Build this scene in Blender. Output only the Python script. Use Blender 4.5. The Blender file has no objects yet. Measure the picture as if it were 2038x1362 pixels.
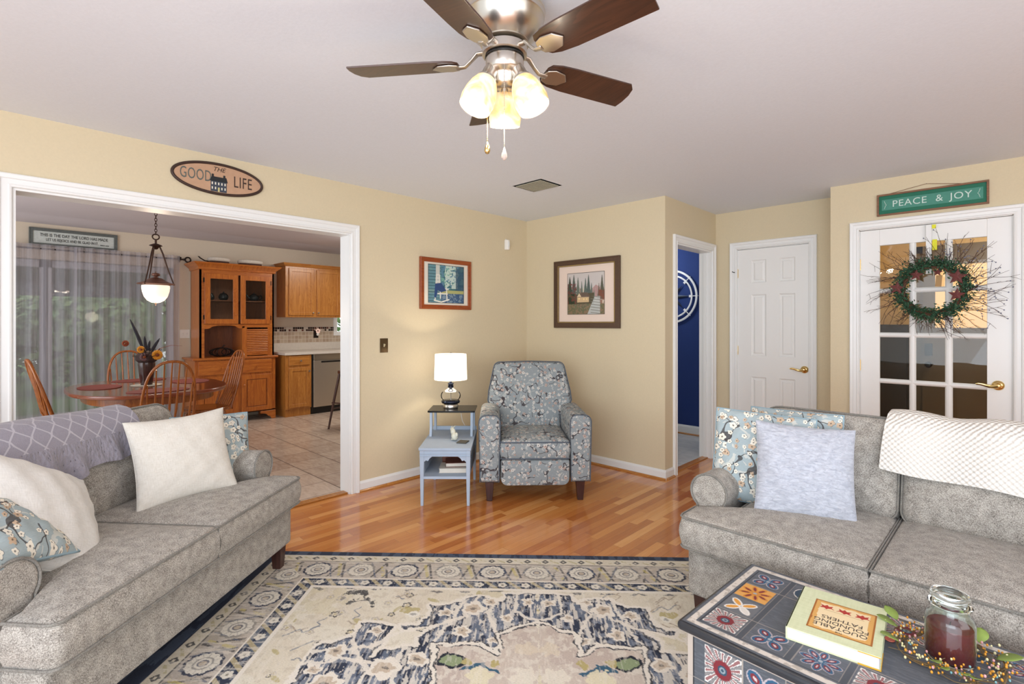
import bpy, math, random
import numpy as np
from mathutils import Matrix, Vector
PI = math.pi; sin = math.sin; cos = math.cos
random.seed(7)
S = bpy.context.scene; COL = S.collection
def R(a): return math.radians(a)
def srgb(h):
    h = h.lstrip('#'); c = [int(h[i:i+2], 16)/255 for i in (0, 2, 4)]
    return tuple(x/12.92 if x <= .04045 else ((x+.055)/1.055)**2.4 for x in c)

# ------------------------------------------------------------------ camera, world, lights, exposure
cd = bpy.data.cameras.new('camera'); cam = bpy.data.objects.new('camera', cd); COL.objects.link(cam)
cd.sensor_width = 36; cd.lens = 1016/2038*36; cd.shift_y = -(681-643)/2038
cd.clip_start = .02
cam.location = (0, 0, 1.347); cam.rotation_euler = (R(90), 0, R(44)); S.camera = cam
S.view_settings.view_transform = 'Standard'; S.view_settings.look = 'None'
S.view_settings.gamma = 1; S.view_settings.use_curve_mapping = False; S.view_settings.exposure = 0.0
w = bpy.data.worlds.new('world'); S.world = w; w.use_nodes = True
wt = w.node_tree; bg = wt.nodes['Background']; bg.inputs[0].default_value = (.93, .97, 1, 1); bg.inputs[1].default_value = 1.35
def light(name, kind, loc, power, color=(1, 1, 1), size=1, size_y=None, aim=None, rad=.05):
    d = bpy.data.lights.new(name, kind); d.energy = power; d.color = color
    if kind == 'AREA':
        d.size = size
        if size_y: d.shape = 'RECTANGLE'; d.size_y = size_y
    elif kind == 'POINT': d.shadow_soft_size = rad
    o = bpy.data.objects.new(name, d); COL.objects.link(o); o.location = loc
    if aim is not None:
        o.rotation_euler = (Vector(aim)-Vector(loc)).to_track_quat('-Z', 'Y').to_euler()
    return o
# added fill lamps behind and right of the camera, one aimed up at the ceiling
light('fill_rear', 'AREA', (.3, -2.3, 1.5), 88, (.85, .92, 1), 3.2, 1.9, aim=(-1.2, 3, 1.1))
light('fill_side', 'AREA', (2.9, .9, 1.5), 48, (.85, .92, 1), 2.8, 1.8, aim=(-3, 1.6, 1.1))
light('ceiling_fill', 'AREA', (1.0, -1.0, .95), 74, (.74, .86, 1), 3.0, 2.6, aim=(.2, .3, 2.44))
# two added fill lamps for the kitchen, both out of view
light('kitchen_fill_top', 'AREA', (-6.2, 3.6, 2.45), 34, (1, .93, .84), .9, .9, aim=(-6.6, 2.6, 0))
light('kitchen_fill_side', 'AREA', (-5.6, -1.3, 1.5), 34, (.9, .94, 1), 1.8, 1.6, aim=(-6.6, 2, 1.0))
light('bath_light', 'POINT', (-3.2, 5.3, 2.15), 16, (.9, .95, 1), rad=.1)
light('hall_light', 'POINT', (.2, 5.9, 2.2), 14, (1, .86, .68), rad=.12)

# ------------------------------------------------------------------ mesh helpers
class MB:
    def __init__(s): s.v = []; s.f = []; s.uv = None
    def add(s, vs, fs, M=None):
        b = len(s.v)
        if M is not None: vs = [tuple(M @ Vector(p)) for p in vs]
        s.v += [tuple(p) for p in vs]; s.f += [tuple(i+b for i in f) for f in fs]; return s
    def box(s, x0, x1, y0, y1, z0, z1, M=None):
        vs = [(x, y, z) for z in (z0, z1) for y in (y0, y1) for x in (x0, x1)]
        return s.add(vs, [(0, 2, 3, 1), (4, 5, 7, 6), (0, 1, 5, 4), (2, 6, 7, 3), (0, 4, 6, 2), (1, 3, 7, 5)], M)
    def taper(s, x0, x1, y0, y1, z0, z1, k, M=None):     # box whose bottom is scaled by k about its centre
        cx, cy = (x0+x1)/2, (y0+y1)/2
        vs = [((x-cx)*q+cx, (y-cy)*q+cy, z) for z, q in ((z0, k), (z1, 1)) for y in (y0, y1) for x in (x0, x1)]
        return s.add(vs, [(0, 2, 3, 1), (4, 5, 7, 6), (0, 1, 5, 4), (2, 6, 7, 3), (0, 4, 6, 2), (1, 3, 7, 5)], M)
    def tube(s, pts, r, n=8, closed=False, M=None, flat=None):
        pts = [Vector(p) for p in pts]; m = len(pts)
        if not hasattr(r, '__len__'): r = [r]*m
        vs = []; up = None
        for i, p in enumerate(pts):
            a = pts[(i-1) % m] if (closed or i) else p; b = pts[(i+1) % m] if (closed or i < m-1) else p
            t = (b-a)
            t = t.normalized() if t.length > 1e-9 else Vector((0, 0, 1))
            if up is None:
                up = Vector((0, 0, 1)) if abs(t.z) < .9 else Vector((1, 0, 0))
            side = t.cross(up)
            if side.length < 1e-5: side = t.orthogonal()
            side.normalize(); up = side.cross(t).normalized()
            for k in range(n):
                q = 2*PI*k/n; c = cos(q)*r[i]; d = sin(q)*r[i]
                if flat: d *= flat
                vs.append(p+side*c+up*d)
        fs = []
        for i in range(m if closed else m-1):
            j = (i+1) % m
            for k in range(n):
                l = (k+1) % n; fs.append((i*n+k, i*n+l, j*n+l, j*n+k))
        if not closed:
            fs.append(tuple(range(n))[::-1]); fs.append(tuple((m-1)*n+k for k in range(n)))
        return s.add(vs, fs, M)
    def lathe(s, prof, n=24, M=None, cap=True):
        vs = []; fs = []; m = len(prof)
        for r, z in prof:
            for k in range(n): a = 2*PI*k/n; vs.append((r*cos(a), r*sin(a), z))
        for i in range(m-1):
            for k in range(n):
                l = (k+1) % n; fs.append((i*n+k, i*n+l, (i+1)*n+l, (i+1)*n+k))
        if cap:
            if prof[0][0] > 1e-4: fs.append(tuple(range(n))[::-1])
            if prof[-1][0] > 1e-4: fs.append(tuple((m-1)*n+k for k in range(n)))
        return s.add(vs, fs, M)
    def prism(s, poly, a, b, M=None, ax='z'):
        n = len(poly)
        def P(p, h):
            return (p[0], p[1], h) if ax == 'z' else (p[0], h, p[1]) if ax == 'y' else (h, p[0], p[1])
        vs = [P(p, a) for p in poly]+[P(p, b) for p in poly]
        fs = [tuple(range(n))[::-1], tuple(range(n, 2*n))]+[(i, (i+1) % n, n+(i+1) % n, n+i) for i in range(n)]
        return s.add(vs, fs, M)
    def ball(s, c, r, n=12, sc=(1, 1, 1), M=None):
        m = max(4, n//2); prof = [(max(r*sin(PI*i/m), 1e-5), -r*cos(PI*i/m)) for i in range(m+1)]
        T = Matrix.Translation(c) @ Matrix.Diagonal((sc[0], sc[1], sc[2], 1))
        if M is not None: T = M @ T
        return s.lathe(prof, n, T, cap=False)
    def frame(s, w_, h_, t, d0, d1, M=None):        # rectangular mitred frame in the xz plane, depth d0..d1 along y
        o = [(-w_/2, -h_/2), (w_/2, -h_/2), (w_/2, h_/2), (-w_/2, h_/2)]
        i = [(-w_/2+t, -h_/2+t), (w_/2-t, -h_/2+t), (w_/2-t, h_/2-t), (-w_/2+t, h_/2-t)]
        vs = [(x, d, z) for d in (d0, d1) for ring in (o, i) for x, z in ring]; fs = []
        for k in range(4):
            l = (k+1) % 4
            fs += [(k, l, 4+l, 4+k), (8+k, 12+k, 12+l, 8+l), (k, 8+k, 8+l, l), (4+k, 4+l, 12+l, 12+k)]
        return s.add(vs, fs, M)

def set_uv(me, uv=None, scale=1.0):
    n = len(me.loops)
    if not n: return
    lay = me.uv_layers.new(name='UVMap')
    vi = np.empty(n, np.int32); me.loops.foreach_get('vertex_index', vi)
    if uv is not None:
        out = np.asarray(uv, np.float32)[vi]
    else:
        co = np.empty(len(me.vertices)*3, np.float32); me.vertices.foreach_get('co', co); co = co.reshape(-1, 3)
        nf = len(me.polygons); no = np.empty(nf*3, np.float32); me.polygons.foreach_get('normal', no); no = np.abs(no.reshape(-1, 3))
        lt = np.empty(nf, np.int32); me.polygons.foreach_get('loop_total', lt)
        ax = np.repeat(np.argmax(no*np.array([1, 1.02, 1.01]), 1), lt); c = co[vi]
        out = np.where((ax == 0)[:, None], c[:, [1, 2]], np.where((ax == 1)[:, None], c[:, [0, 2]], c[:, [0, 1]]))
    lay.data.foreach_set('uv', np.ascontiguousarray(out*scale, np.float32).ravel())

def build(name, mb, mat, parent=None, smooth=None, bevel=0, seg=2, sub=0, M=None, kind=None, label=None):
    me = bpy.data.meshes.new(name); me.from_pydata(mb.v, [], mb.f); me.validate(); me.update()
    if M is not None: me.transform(M)
    if mb.uv is not None and len(mb.uv) == len(me.vertices): set_uv(me, mb.uv)
    else: set_uv(me)
    me.materials.append(mat)
    if smooth is not None:
        me.polygons.foreach_set('use_smooth', [True]*len(me.polygons))
        if smooth < 180: me.set_sharp_from_angle(angle=R(smooth))
    o = bpy.data.objects.new(name, me); COL.objects.link(o)
    if bevel:
        b = o.modifiers.new('bevel', 'BEVEL'); b.width = bevel; b.segments = seg; b.limit_method = 'ANGLE'; b.angle_limit = R(40)
        if smooth is None:
            me.polygons.foreach_set('use_smooth', [True]*len(me.polygons)); b.harden_normals = True
    if sub:
        b = o.modifiers.new('sub', 'SUBSURF'); b.levels = sub; b.render_levels = sub
    if parent is not None: o.parent = parent
    if kind: o['kind'] = kind
    if label: o['label'] = label
    return o
def tag(o, label, cat, group=None, kind=None):
    o['label'] = label; o['category'] = cat
    if group: o['group'] = group
    if kind: o['kind'] = kind
    return o
def thing(name, label, cat, loc=(0, 0, 0), rz=0, group=None):
    o = bpy.data.objects.new(name, None); COL.objects.link(o); o.empty_display_size = .05
    o.location = loc; o.rotation_euler = (0, 0, R(rz)) if not hasattr(rz, '__len__') else tuple(R(a) for a in rz)
    return tag(o, label, cat, group)
def struct(name, mb, mat, **k): return build(name, mb, mat, kind='structure', **k)
def dup(root, loc, rz, label, group=None, name=None):
    r = root.copy(); COL.objects.link(r); r.location = loc
    r.rotation_euler = (0, 0, R(rz)) if not hasattr(rz, '__len__') else tuple(R(a) for a in rz)
    r['label'] = label
    if group: r['group'] = group
    for ch in list(root.children):
        c = ch.copy(); COL.objects.link(c); c.parent = r
        for g in list(ch.children):
            d = g.copy(); COL.objects.link(d); d.parent = c
    return r
def text(name, body, size, mat, parent, M, extrude=.001, shear=0, sx=1, spacing=1.0):
    cu = bpy.data.curves.new(name, 'FONT'); cu.body = body; cu.size = size; cu.align_x = 'CENTER'; cu.align_y = 'CENTER'
    cu.extrude = extrude; cu.shear = shear; cu.space_character = spacing; cu.resolution_u = 3
    t = bpy.data.objects.new(name, cu); COL.objects.link(t)
    me = bpy.data.meshes.new_from_object(t.evaluated_get(bpy.context.evaluated_depsgraph_get()))
    bpy.data.objects.remove(t); me.transform(M @ Matrix.Diagonal((sx, 1, 1, 1))); me.materials.clear(); me.materials.append(mat); me.name = name
    o = bpy.data.objects.new(name, me); COL.objects.link(o)
    if parent is not None: o.parent = parent
    return o
WALLTXT = Matrix.Rotation(R(90), 4, 'X')      # text standing up, facing local -y

def arc(cx, cy, r, a0, a1, n=6): return [(cx+r*cos(R(a0+(a1-a0)*i/n)), cy+r*sin(R(a0+(a1-a0)*i/n))) for i in range(n+1)]
def rrect(x0, x1, y0, y1, r, n=5):
    if not hasattr(r, '__len__'): r = (r,)*4
    return arc(x0+r[0], y0+r[0], r[0], 180, 270, n)+arc(x1-r[1], y0+r[1], r[1], 270, 360, n)+arc(x1-r[2], y1-r[2], r[2], 0, 90, n)+arc(x0+r[3], y1-r[3], r[3], 90, 180, n)
import bmesh
def slab(outline, z0, z1, r=.03, crown=.02, rows=4, bulge=0.0, seg=4, bcrown=0.0):
    """upholstered slab: an outline with rolled edges and a crowned face -> MB"""
    o = [Vector((x, y, 0)) for i, (x, y) in enumerate(outline) if i == 0 or math.hypot(x-outline[i-1][0], y-outline[i-1][1]) > 1e-5]
    if (o[0]-o[-1]).length < 1e-5: o.pop()
    if sum(o[i].x*o[(i+1) % len(o)].y-o[(i+1) % len(o)].x*o[i].y for i in range(len(o))) < 0: o = o[::-1]
    q = []                                              # split long runs so that bulges and crowns read
    for i, p in enumerate(o):
        b = o[(i+1) % len(o)]; k = max(1, int((b-p).length/.07)); q += [p.lerp(b, j/k) for j in range(k)]
    o = q; n = len(o); N = []
    for i in range(n):
        a = (o[i]-o[i-1]).normalized(); b = (o[(i+1) % n]-o[i]).normalized(); na = Vector((a.y, -a.x, 0)); nb = Vector((b.y, -b.x, 0)); m = na+nb
        m = m.normalized() if m.length > 1e-6 else na; N.append(m*min(1/max(m.dot(na), .3), 1.5))
    c = sum(o, Vector())/n; rings = []
    def ring(off, z): return [(p.x+d.x*off, p.y+d.y*off, z) for p, d in zip(o, N)]
    for i in range(seg, -1, -1): a = PI/2*i/seg; rings.append(ring(-r*(1-cos(a)), z0+r-r*sin(a)))
    for i in range(1, 6): t = i/6; rings.append(ring(bulge*sin(PI*t), z0+r+(z1-z0-2*r)*t))
    for i in range(0, seg+1): a = PI/2*i/seg; rings.append(ring(-r*(1-cos(a)), z1-r+r*sin(a)))
    top = rings[-1]; bot = rings[0]
    def caps(base, z, cr, sgn):
        out = []
        for k in (.08, .2, .36, .55, .76): out.append([(x+(c.x-x)*k, y+(c.y-y)*k, z+sgn*cr*(1-(1-k)**2.4)) for x, y, _ in base])
        return out
    rings += caps(top, z1, crown, 1); rings = caps(bot, z0, bcrown, -1)[::-1]+rings; vs = [p for rg in rings for p in rg]; fs = []
    for l in range(len(rings)-1):
        for i in range(n): j = (i+1) % n; fs.append((l*n+i, l*n+j, (l+1)*n+j, (l+1)*n+i))
    vs += [(c.x, c.y, z0-bcrown), (c.x, c.y, z1+crown)]; B0 = len(vs)-2; T0 = (len(rings)-1)*n
    for i in range(n): j = (i+1) % n; fs += [(j, i, B0), (T0+i, T0+j, B0+1)]
    mb = MB(); mb.v = vs; mb.f = fs; return mb
def ring3(outline, z, off=0): return [(x, y, z) for x, y in outline]

# numpy noise (for painted patterns)
def vnoise(x, y, sc, seed=0, octv=3):
    r = np.random.RandomState(seed); out = 0; amp = 1; tot = 0
    for o in range(octv):
        g = r.rand(256, 256); X = x*sc; Y = y*sc; xi = np.floor(X).astype(int); yi = np.floor(Y).astype(int)
        fx = X-xi; fy = Y-yi; fx = fx*fx*(3-2*fx); fy = fy*fy*(3-2*fy)
        a = g[xi % 256, yi % 256]; b = g[(xi+1) % 256, yi % 256]; c = g[xi % 256, (yi+1) % 256]; d = g[(xi+1) % 256, (yi+1) % 256]
        out = out+amp*((a*(1-fx)+b*fx)*(1-fy)+(c*(1-fx)+d*fx)*fy); tot += amp; amp *= .5; sc *= 2.1
    return out/tot
class Paint:
    """a painted surface: a fine grid of x, y in metres, coloured by drawing shapes into it"""
    def __init__(s, xs, ys, base):
        s.xs = np.asarray(xs); s.ys = np.asarray(ys); s.x, s.y = np.meshgrid(s.xs, s.ys); s.c = np.zeros(s.x.shape+(3,)); s.c[:] = srgb(base)
    def put(s, m, col, a=1.0):
        c = np.array(srgb(col)) if isinstance(col, str) else np.array(col); w_ = (m*a)[..., None] if m.dtype != bool else (m.astype(float)*a)[..., None]
        s.c = s.c*(1-w_)+c*w_; return s
    def poly(s, pts):
        ins = np.zeros(s.x.shape, bool); n = len(pts)
        for i in range(n):
            x1, y1 = pts[i]; x2, y2 = pts[(i+1) % n]
            if y1 == y2: continue
            cnd = ((y1 > s.y) != (y2 > s.y)) & (s.x < (x2-x1)*(s.y-y1)/(y2-y1)+x1); ins ^= cnd
        return ins
    def dist(s, pts, closed=False):
        d = np.full(s.x.shape, 1e9); n = len(pts)
        for i in range(n if closed else n-1):
            x1, y1 = pts[i]; x2, y2 = pts[(i+1) % n]; dx, dy = x2-x1, y2-y1; L = dx*dx+dy*dy+1e-12
            t = np.clip(((s.x-x1)*dx+(s.y-y1)*dy)/L, 0, 1); d = np.minimum(d, np.hypot(s.x-x1-t*dx, s.y-y1-t*dy))
        return d
    def circ(s, cx, cy, r, ry=None): return ((s.x-cx)/r)**2+((s.y-cy)/(ry or r))**2 < 1
    def flower(s, cx, cy, r, n, depth=.35, ph=0):
        dx = s.x-cx; dy = s.y-cy; a = np.arctan2(dy, dx); return np.hypot(dx, dy) < r*(1-depth+depth*np.abs(np.cos(n*a/2+ph)))
    def ell(s, cx, cy, a, b, rot):
        c, q = cos(R(rot)), sin(R(rot)); dx = s.x-cx; dy = s.y-cy; return ((dx*c+dy*q)/a)**2+((-dx*q+dy*c)/b)**2 < 1
    def mesh(s, name, mat, parent, M, label=None):
        ny, nx = s.x.shape; v = np.zeros((ny*nx, 3), np.float32); v[:, 0] = s.x.ravel(); v[:, 1] = s.y.ravel()
        me = bpy.data.meshes.new(name); me.vertices.add(ny*nx); me.vertices.foreach_set('co', v.ravel())
        i = (np.arange(ny-1)[:, None]*nx+np.arange(nx-1)[None, :]).ravel(); q = np.stack([i, i+1, i+1+nx, i+nx], 1).astype(np.int32)
        me.loops.add(q.size); me.loops.foreach_set('vertex_index', q.ravel()); me.polygons.add(len(q))
        me.polygons.foreach_set('loop_start', np.arange(0, q.size, 4, dtype=np.int32)); me.update(calc_edges=True)
        ca = me.color_attributes.new('Col', 'FLOAT_COLOR', 'POINT'); c4 = np.ones((ny*nx, 4), np.float32); c4[:, :3] = s.c.reshape(-1, 3)
        ca.data.foreach_set('color', c4.ravel()); me.transform(M); set_uv(me, v[:, :2]); me.materials.append(mat)
        o = bpy.data.objects.new(name, me); COL.objects.link(o)
        if parent is not None: o.parent = parent
        if label: o['label'] = label
        return o

# ------------------------------------------------------------------ materials
def nd(t, typ, ins=None, **at):
    n = t.nodes.new('ShaderNode'+typ)
    for k, v in at.items(): setattr(n, k, v)
    for k, v in (ins or {}).items():
        sk = n.inputs[k]
        if isinstance(v, bpy.types.NodeSocket): t.links.new(v, sk)
        elif isinstance(v, bpy.types.Node): t.links.new(v.outputs[0], sk)
        else:
            if isinstance(v, tuple) and len(v) == 3 and sk.type == 'RGBA': v = (*v, 1)
            sk.default_value = v
    return n
def mth(t, op, a, b=0.0, c=None, clamp=False):
    i = {0: a, 1: b}
    if c is not None: i[2] = c
    return nd(t, 'Math', i, operation=op, use_clamp=clamp).outputs[0]
def mixc(t, f, a, b, mode='MIX'):
    n = t.nodes.new('ShaderNodeMix'); n.data_type = 'RGBA'; n.blend_type = mode
    for k, v in ((0, f), (6, a), (7, b)):
        if isinstance(v, bpy.types.NodeSocket): t.links.new(v, n.inputs[k])
        else: n.inputs[k].default_value = (*v, 1) if isinstance(v, tuple) and len(v) == 3 else v
    return n.outputs[2]
def ramp(t, f, stops, interp='LINEAR'):
    n = nd(t, 'ValToRGB', {0: f}); e = n.color_ramp; e.interpolation = interp
    while len(e.elements) < len(stops): e.elements.new(.5)
    for el, (p, c) in zip(e.elements, stops): el.position = p; el.color = (*(srgb(c) if isinstance(c, str) else c), 1)
    return n.outputs[0]
def newmat(name, **k):
    m = bpy.data.materials.new(name); m.use_nodes = True; t = m.node_tree; b = t.nodes['Principled BSDF']
    for kk, v in k.items():
        sk = b.inputs[kk.replace('_', ' ')]
        if isinstance(v, bpy.types.NodeSocket): t.links.new(v, sk)
        else: sk.default_value = (*v, 1) if isinstance(v, tuple) and len(v) == 3 else v
    return m, t, b
def setin(t, b, key, v):
    if isinstance(v, bpy.types.NodeSocket): t.links.new(v, b.inputs[key])
    else: b.inputs[key].default_value = (*v, 1) if isinstance(v, tuple) and len(v) == 3 else v
def bump(t, b, h, strength=.3, dist=.01): setin(t, b, 'Normal', nd(t, 'Bump', {'Height': h, 'Strength': strength, 'Distance': dist}).outputs[0])
def plain(name, col, rough=.5, metal=0, nscale=0, nstr=0, var=0, **k):
    c = srgb(col); m, t, b = newmat(name, Base_Color=c, Roughness=rough, Metallic=metal)
    for kk, v in k.items(): setin(t, b, kk.replace('_', ' '), v)
    if nscale:
        tc = nd(t, 'TexCoord'); n = nd(t, 'TexNoise', {'Vector': tc.outputs['Object'], 'Scale': nscale, 'Detail': 4})
        if nstr: bump(t, b, n.outputs[0], nstr, .004)
        if var: setin(t, b, 'Base Color', mixc(t, n.outputs[0], tuple(x*(1-var) for x in c), tuple(min(1, x*(1+var)) for x in c)))
    return m
def wood(name, c1, c2, rough=.35, grain='v', scale=1.0, coat=.2, fig=.6):
    m, t, b = newmat(name, Roughness=rough, Coat_Weight=coat, Coat_Roughness=.15); uv = nd(t, 'UVMap')
    sc = (38*scale, 2.2*scale, 1) if grain == 'v' else (2.2*scale, 38*scale, 1)
    mp = nd(t, 'Mapping', {'Vector': uv.outputs[0], 'Scale': sc}); n = nd(t, 'TexNoise', {'Vector': mp.outputs[0], 'Scale': 1.0, 'Detail': 5, 'Roughness': .65, 'Distortion': .6})
    sc2 = (9*scale, 1.0*scale, 1) if grain == 'v' else (1.0*scale, 9*scale, 1)
    mp2 = nd(t, 'Mapping', {'Vector': uv.outputs[0], 'Scale': sc2}); n2 = nd(t, 'TexNoise', {'Vector': mp2.outputs[0], 'Scale': 1.3, 'Detail': 3, 'Distortion': 1.6})
    ring = mth(t, 'FRACT', mth(t, 'MULTIPLY', n2.outputs[0], 9.0)); f = mth(t, 'ADD', mth(t, 'MULTIPLY', n.outputs[0], 1-.35*fig), mth(t, 'MULTIPLY', ring, .35*fig))
    setin(t, b, 'Base Color', ramp(t, f, [(.28, c1), (.72, c2)])); bump(t, b, f, .06, .002); return m
def glassmat(name, tint=(1, 1, 1), rough=0.0, ior=1.45, op=0.0):
    m = bpy.data.materials.new(name); m.use_nodes = True; t = m.node_tree; t.nodes.remove(t.nodes['Principled BSDF']); out = t.nodes['Material Output']
    tr = nd(t, 'BsdfTransparent', {'Color': tint}); gl = nd(t, 'BsdfGlossy', {'Roughness': rough, 'Color': (1, 1, 1)})
    fr = nd(t, 'Fresnel', {'IOR': ior}); f = mth(t, 'ADD', fr.outputs[0], op)
    mx = nd(t, 'MixShader', {0: f, 1: tr.outputs[0], 2: gl.outputs[0]}); t.links.new(mx.outputs[0], out.inputs[0]); return m
def emis(name, col, st, base=None):
    m, t, b = newmat(name, Base_Color=base or col, Emission_Color=col, Emission_Strength=st, Roughness=.4); return m
def colmat(name, rough=.6, spec=.3, weave=0, coat=0):
    m, t, b = newmat(name, Roughness=rough, Specular_IOR_Level=spec, Coat_Weight=coat, Coat_Roughness=.1); a = nd(t, 'Attribute', attribute_name='Col')
    c = a.outputs[0]
    if weave:
        uv = nd(t, 'UVMap'); n = nd(t, 'TexNoise', {'Vector': nd(t, 'Mapping', {'Vector': uv.outputs[0], 'Scale': (120, 420, 1)}).outputs[0], 'Scale': 1, 'Detail': 3})
        c = mixc(t, .22, c, ramp(t, n.outputs[0], [(.3, '#3c3c40'), (.55, '#ffffff')]), 'MULTIPLY'); bump(t, b, n.outputs[0], .35, .003)
    setin(t, b, 'Base Color', c); return m
def tweed(name, dark, mid, lite, scale=1.0, bstr=.4):
    m, t, b = newmat(name, Roughness=.95, Specular_IOR_Level=.15, Sheen_Weight=.15); uv = nd(t, 'UVMap')
    a = nd(t, 'TexNoise', {'Vector': nd(t, 'Mapping', {'Vector': uv.outputs[0], 'Scale': (150*scale, 420*scale, 1), 'Rotation': (0, 0, .35)}).outputs[0], 'Scale': 1, 'Detail': 3, 'Roughness': .75})
    b2 = nd(t, 'TexNoise', {'Vector': nd(t, 'Mapping', {'Vector': uv.outputs[0], 'Scale': (420*scale, 150*scale, 1), 'Rotation': (0, 0, .35)}).outputs[0], 'Scale': 1, 'Detail': 3, 'Roughness': .75})
    big = nd(t, 'TexNoise', {'Vector': uv.outputs[0], 'Scale': 28, 'Detail': 5})
    f = mth(t, 'ADD', mth(t, 'MULTIPLY', mth(t, 'ADD', a.outputs[0], b2.outputs[0]), .42), mth(t, 'MULTIPLY', big.outputs[0], .16))
    setin(t, b, 'Base Color', ramp(t, f, [(.40, dark), (.49, mid), (.58, lite)])); bump(t, b, f, bstr, .004); return m
def floral(name, base, petal, petal2, twig, scale=1.0, rnd=0.0, thr=.42, rs=1.0, tw=1.0, peach=.6):
    """blossoms on bare branches printed on a plain ground"""
    m, t, b = newmat(name, Roughness=.9, Specular_IOR_Level=.2); uv = nd(t, 'UVMap').outputs[0]
    uv = nd(t, 'VectorMath', {0: uv, 1: (rnd, rnd*.7, 0)}, operation='ADD').outputs[0]
    wob = nd(t, 'TexNoise', {'Vector': uv, 'Scale': 14*scale, 'Detail': 2}); uvw = nd(t, 'VectorMath', {0: uv, 1: nd(t, 'VectorMath', {0: wob.outputs[1], 'Scale': .03}, operation='SCALE').outputs[0]}, operation='ADD').outputs[0]
    bg1 = nd(t, 'TexNoise', {'Vector': nd(t, 'Mapping', {'Vector': uv, 'Scale': (60, 400, 1)}).outputs[0], 'Scale': 1, 'Detail': 2})
    col = mixc(t, bg1.outputs[0], tuple(x*.84 for x in srgb(base)), tuple(min(1, x*1.14) for x in srgb(base)))
    # pale ghost leaves
    gn = nd(t, 'TexNoise', {'Vector': uv, 'Scale': 22*scale, 'Detail': 3, 'Distortion': 1.2}); col = mixc(t, mth(t, 'MULTIPLY', mth(t, 'GREATER_THAN', gn.outputs[0], .6), .45), col, srgb(petal))
    # branches: thin contour lines of a warped noise, broken into runs
    for sc, th, sd in ((5.5, .006, 0.0), (9.0, .007, 3.7)):
        bn = nd(t, 'TexNoise', {'Vector': nd(t, 'VectorMath', {0: uv, 1: (sd, sd, sd)}, operation='ADD').outputs[0], 'Scale': sc*scale, 'Detail': 2, 'Roughness': .4})
        lin = mth(t, 'LESS_THAN', mth(t, 'ABSOLUTE', mth(t, 'SUBTRACT', bn.outputs[0], .5)), th*tw)
        gate = nd(t, 'TexNoise', {'Vector': uv, 'Scale': 9*scale, 'Detail': 1}); lin = mth(t, 'MULTIPLY', lin, mth(t, 'GREATER_THAN', gate.outputs[0], .46))
        col = mixc(t, mth(t, 'MULTIPLY', lin, .85), col, srgb(twig))
    for k, (sc, r0, sd) in enumerate(((26, .36, 0.0), (34, .30, 11.3))):
        v = nd(t, 'VectorMath', {0: uvw, 1: (sd, sd*.6, 0)}, operation='ADD').outputs[0]
        vo = nd(t, 'TexVoronoi', {'Vector': v, 'Scale': sc*scale, 'Randomness': .9}, voronoi_dimensions='2D')
        dl = nd(t, 'VectorMath', {0: v, 1: vo.outputs['Position']}, operation='SUBTRACT'); sx = nd(t, 'SeparateXYZ', {0: nd(t, 'VectorMath', {0: dl.outputs[0], 'Scale': sc*scale}, operation='SCALE').outputs[0]})
        ang = mth(t, 'ARCTAN2', sx.outputs[1], sx.outputs[0]); rr = mth(t, 'MULTIPLY', mth(t, 'ADD', .72, mth(t, 'MULTIPLY', mth(t, 'ABSOLUTE', mth(t, 'COSINE', mth(t, 'MULTIPLY', ang, 2.5))), .32)), r0*rs)
        hue = nd(t, 'SeparateColor', {0: vo.outputs['Color']}); on = mth(t, 'GREATER_THAN', hue.outputs[0], thr)
        fl = mth(t, 'MULTIPLY', mth(t, 'LESS_THAN', vo.outputs['Distance'], rr), on); rim = mth(t, 'MULTIPLY', mth(t, 'LESS_THAN', vo.outputs['Distance'], mth(t, 'ADD', rr, .055)), on)
        rim = mth(t, 'MULTIPLY', rim, mth(t, 'GREATER_THAN', sx.outputs[0], .02))
        col = mixc(t, mth(t, 'MULTIPLY', rim, .55), col, srgb(twig)); pc = mixc(t, mth(t, 'GREATER_THAN', hue.outputs[1], peach), srgb(petal), srgb(petal2))
        col = mixc(t, fl, col, pc); ctr = mth(t, 'MULTIPLY', mth(t, 'LESS_THAN', vo.outputs['Distance'], .085), on); col = mixc(t, mth(t, 'MULTIPLY', ctr, .75), col, srgb(twig))
    setin(t, b, 'Base Color', col); bump(t, b, bg1.outputs[0], .2, .002); return m
# ------------------------------------------------------------------ shared materials
def wallmat(name, col):
    m, t, b = newmat(name, Roughness=.75, Specular_IOR_Level=.25); tc = nd(t, 'TexCoord'); n = nd(t, 'TexNoise', {'Vector': tc.outputs['Object'], 'Scale': 90, 'Detail': 3})
    c = srgb(col); setin(t, b, 'Base Color', mixc(t, n.outputs[0], tuple(x*.95 for x in c), tuple(min(1, x*1.04) for x in c))); bump(t, b, n.outputs[0], .12, .003); return m
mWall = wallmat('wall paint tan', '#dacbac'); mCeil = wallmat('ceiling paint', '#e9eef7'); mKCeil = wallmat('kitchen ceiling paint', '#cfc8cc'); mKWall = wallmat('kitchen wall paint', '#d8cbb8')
mBlue = wallmat('navy wall paint', '#2a3f78'); mHall = wallmat('hall wall paint', '#e0bd85')
mTrim = plain('white trim', '#eeeeec', .35); mDoor = plain('white door paint', '#f0efec', .38)
mBrass = plain('polished brass', '#e2c586', .16, 1.0); mNickel = plain('brushed nickel', '#c9c2b8', .28, 1.0); mBlack = plain('black', '#141312', .35); mIron = plain('dark bronze iron', '#2b211c', .45, .6)
mOak = wood('honey oak', '#9a5a20', '#c98a42', .32); mOakH = wood('honey oak rails', '#9a5a20', '#c98a42', .32, 'u')
mHutch = wood('hutch oak', '#93481a', '#c4752e', .28); mHutchH = wood('hutch oak rails', '#93481a', '#c4752e', .28, 'u')
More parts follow.
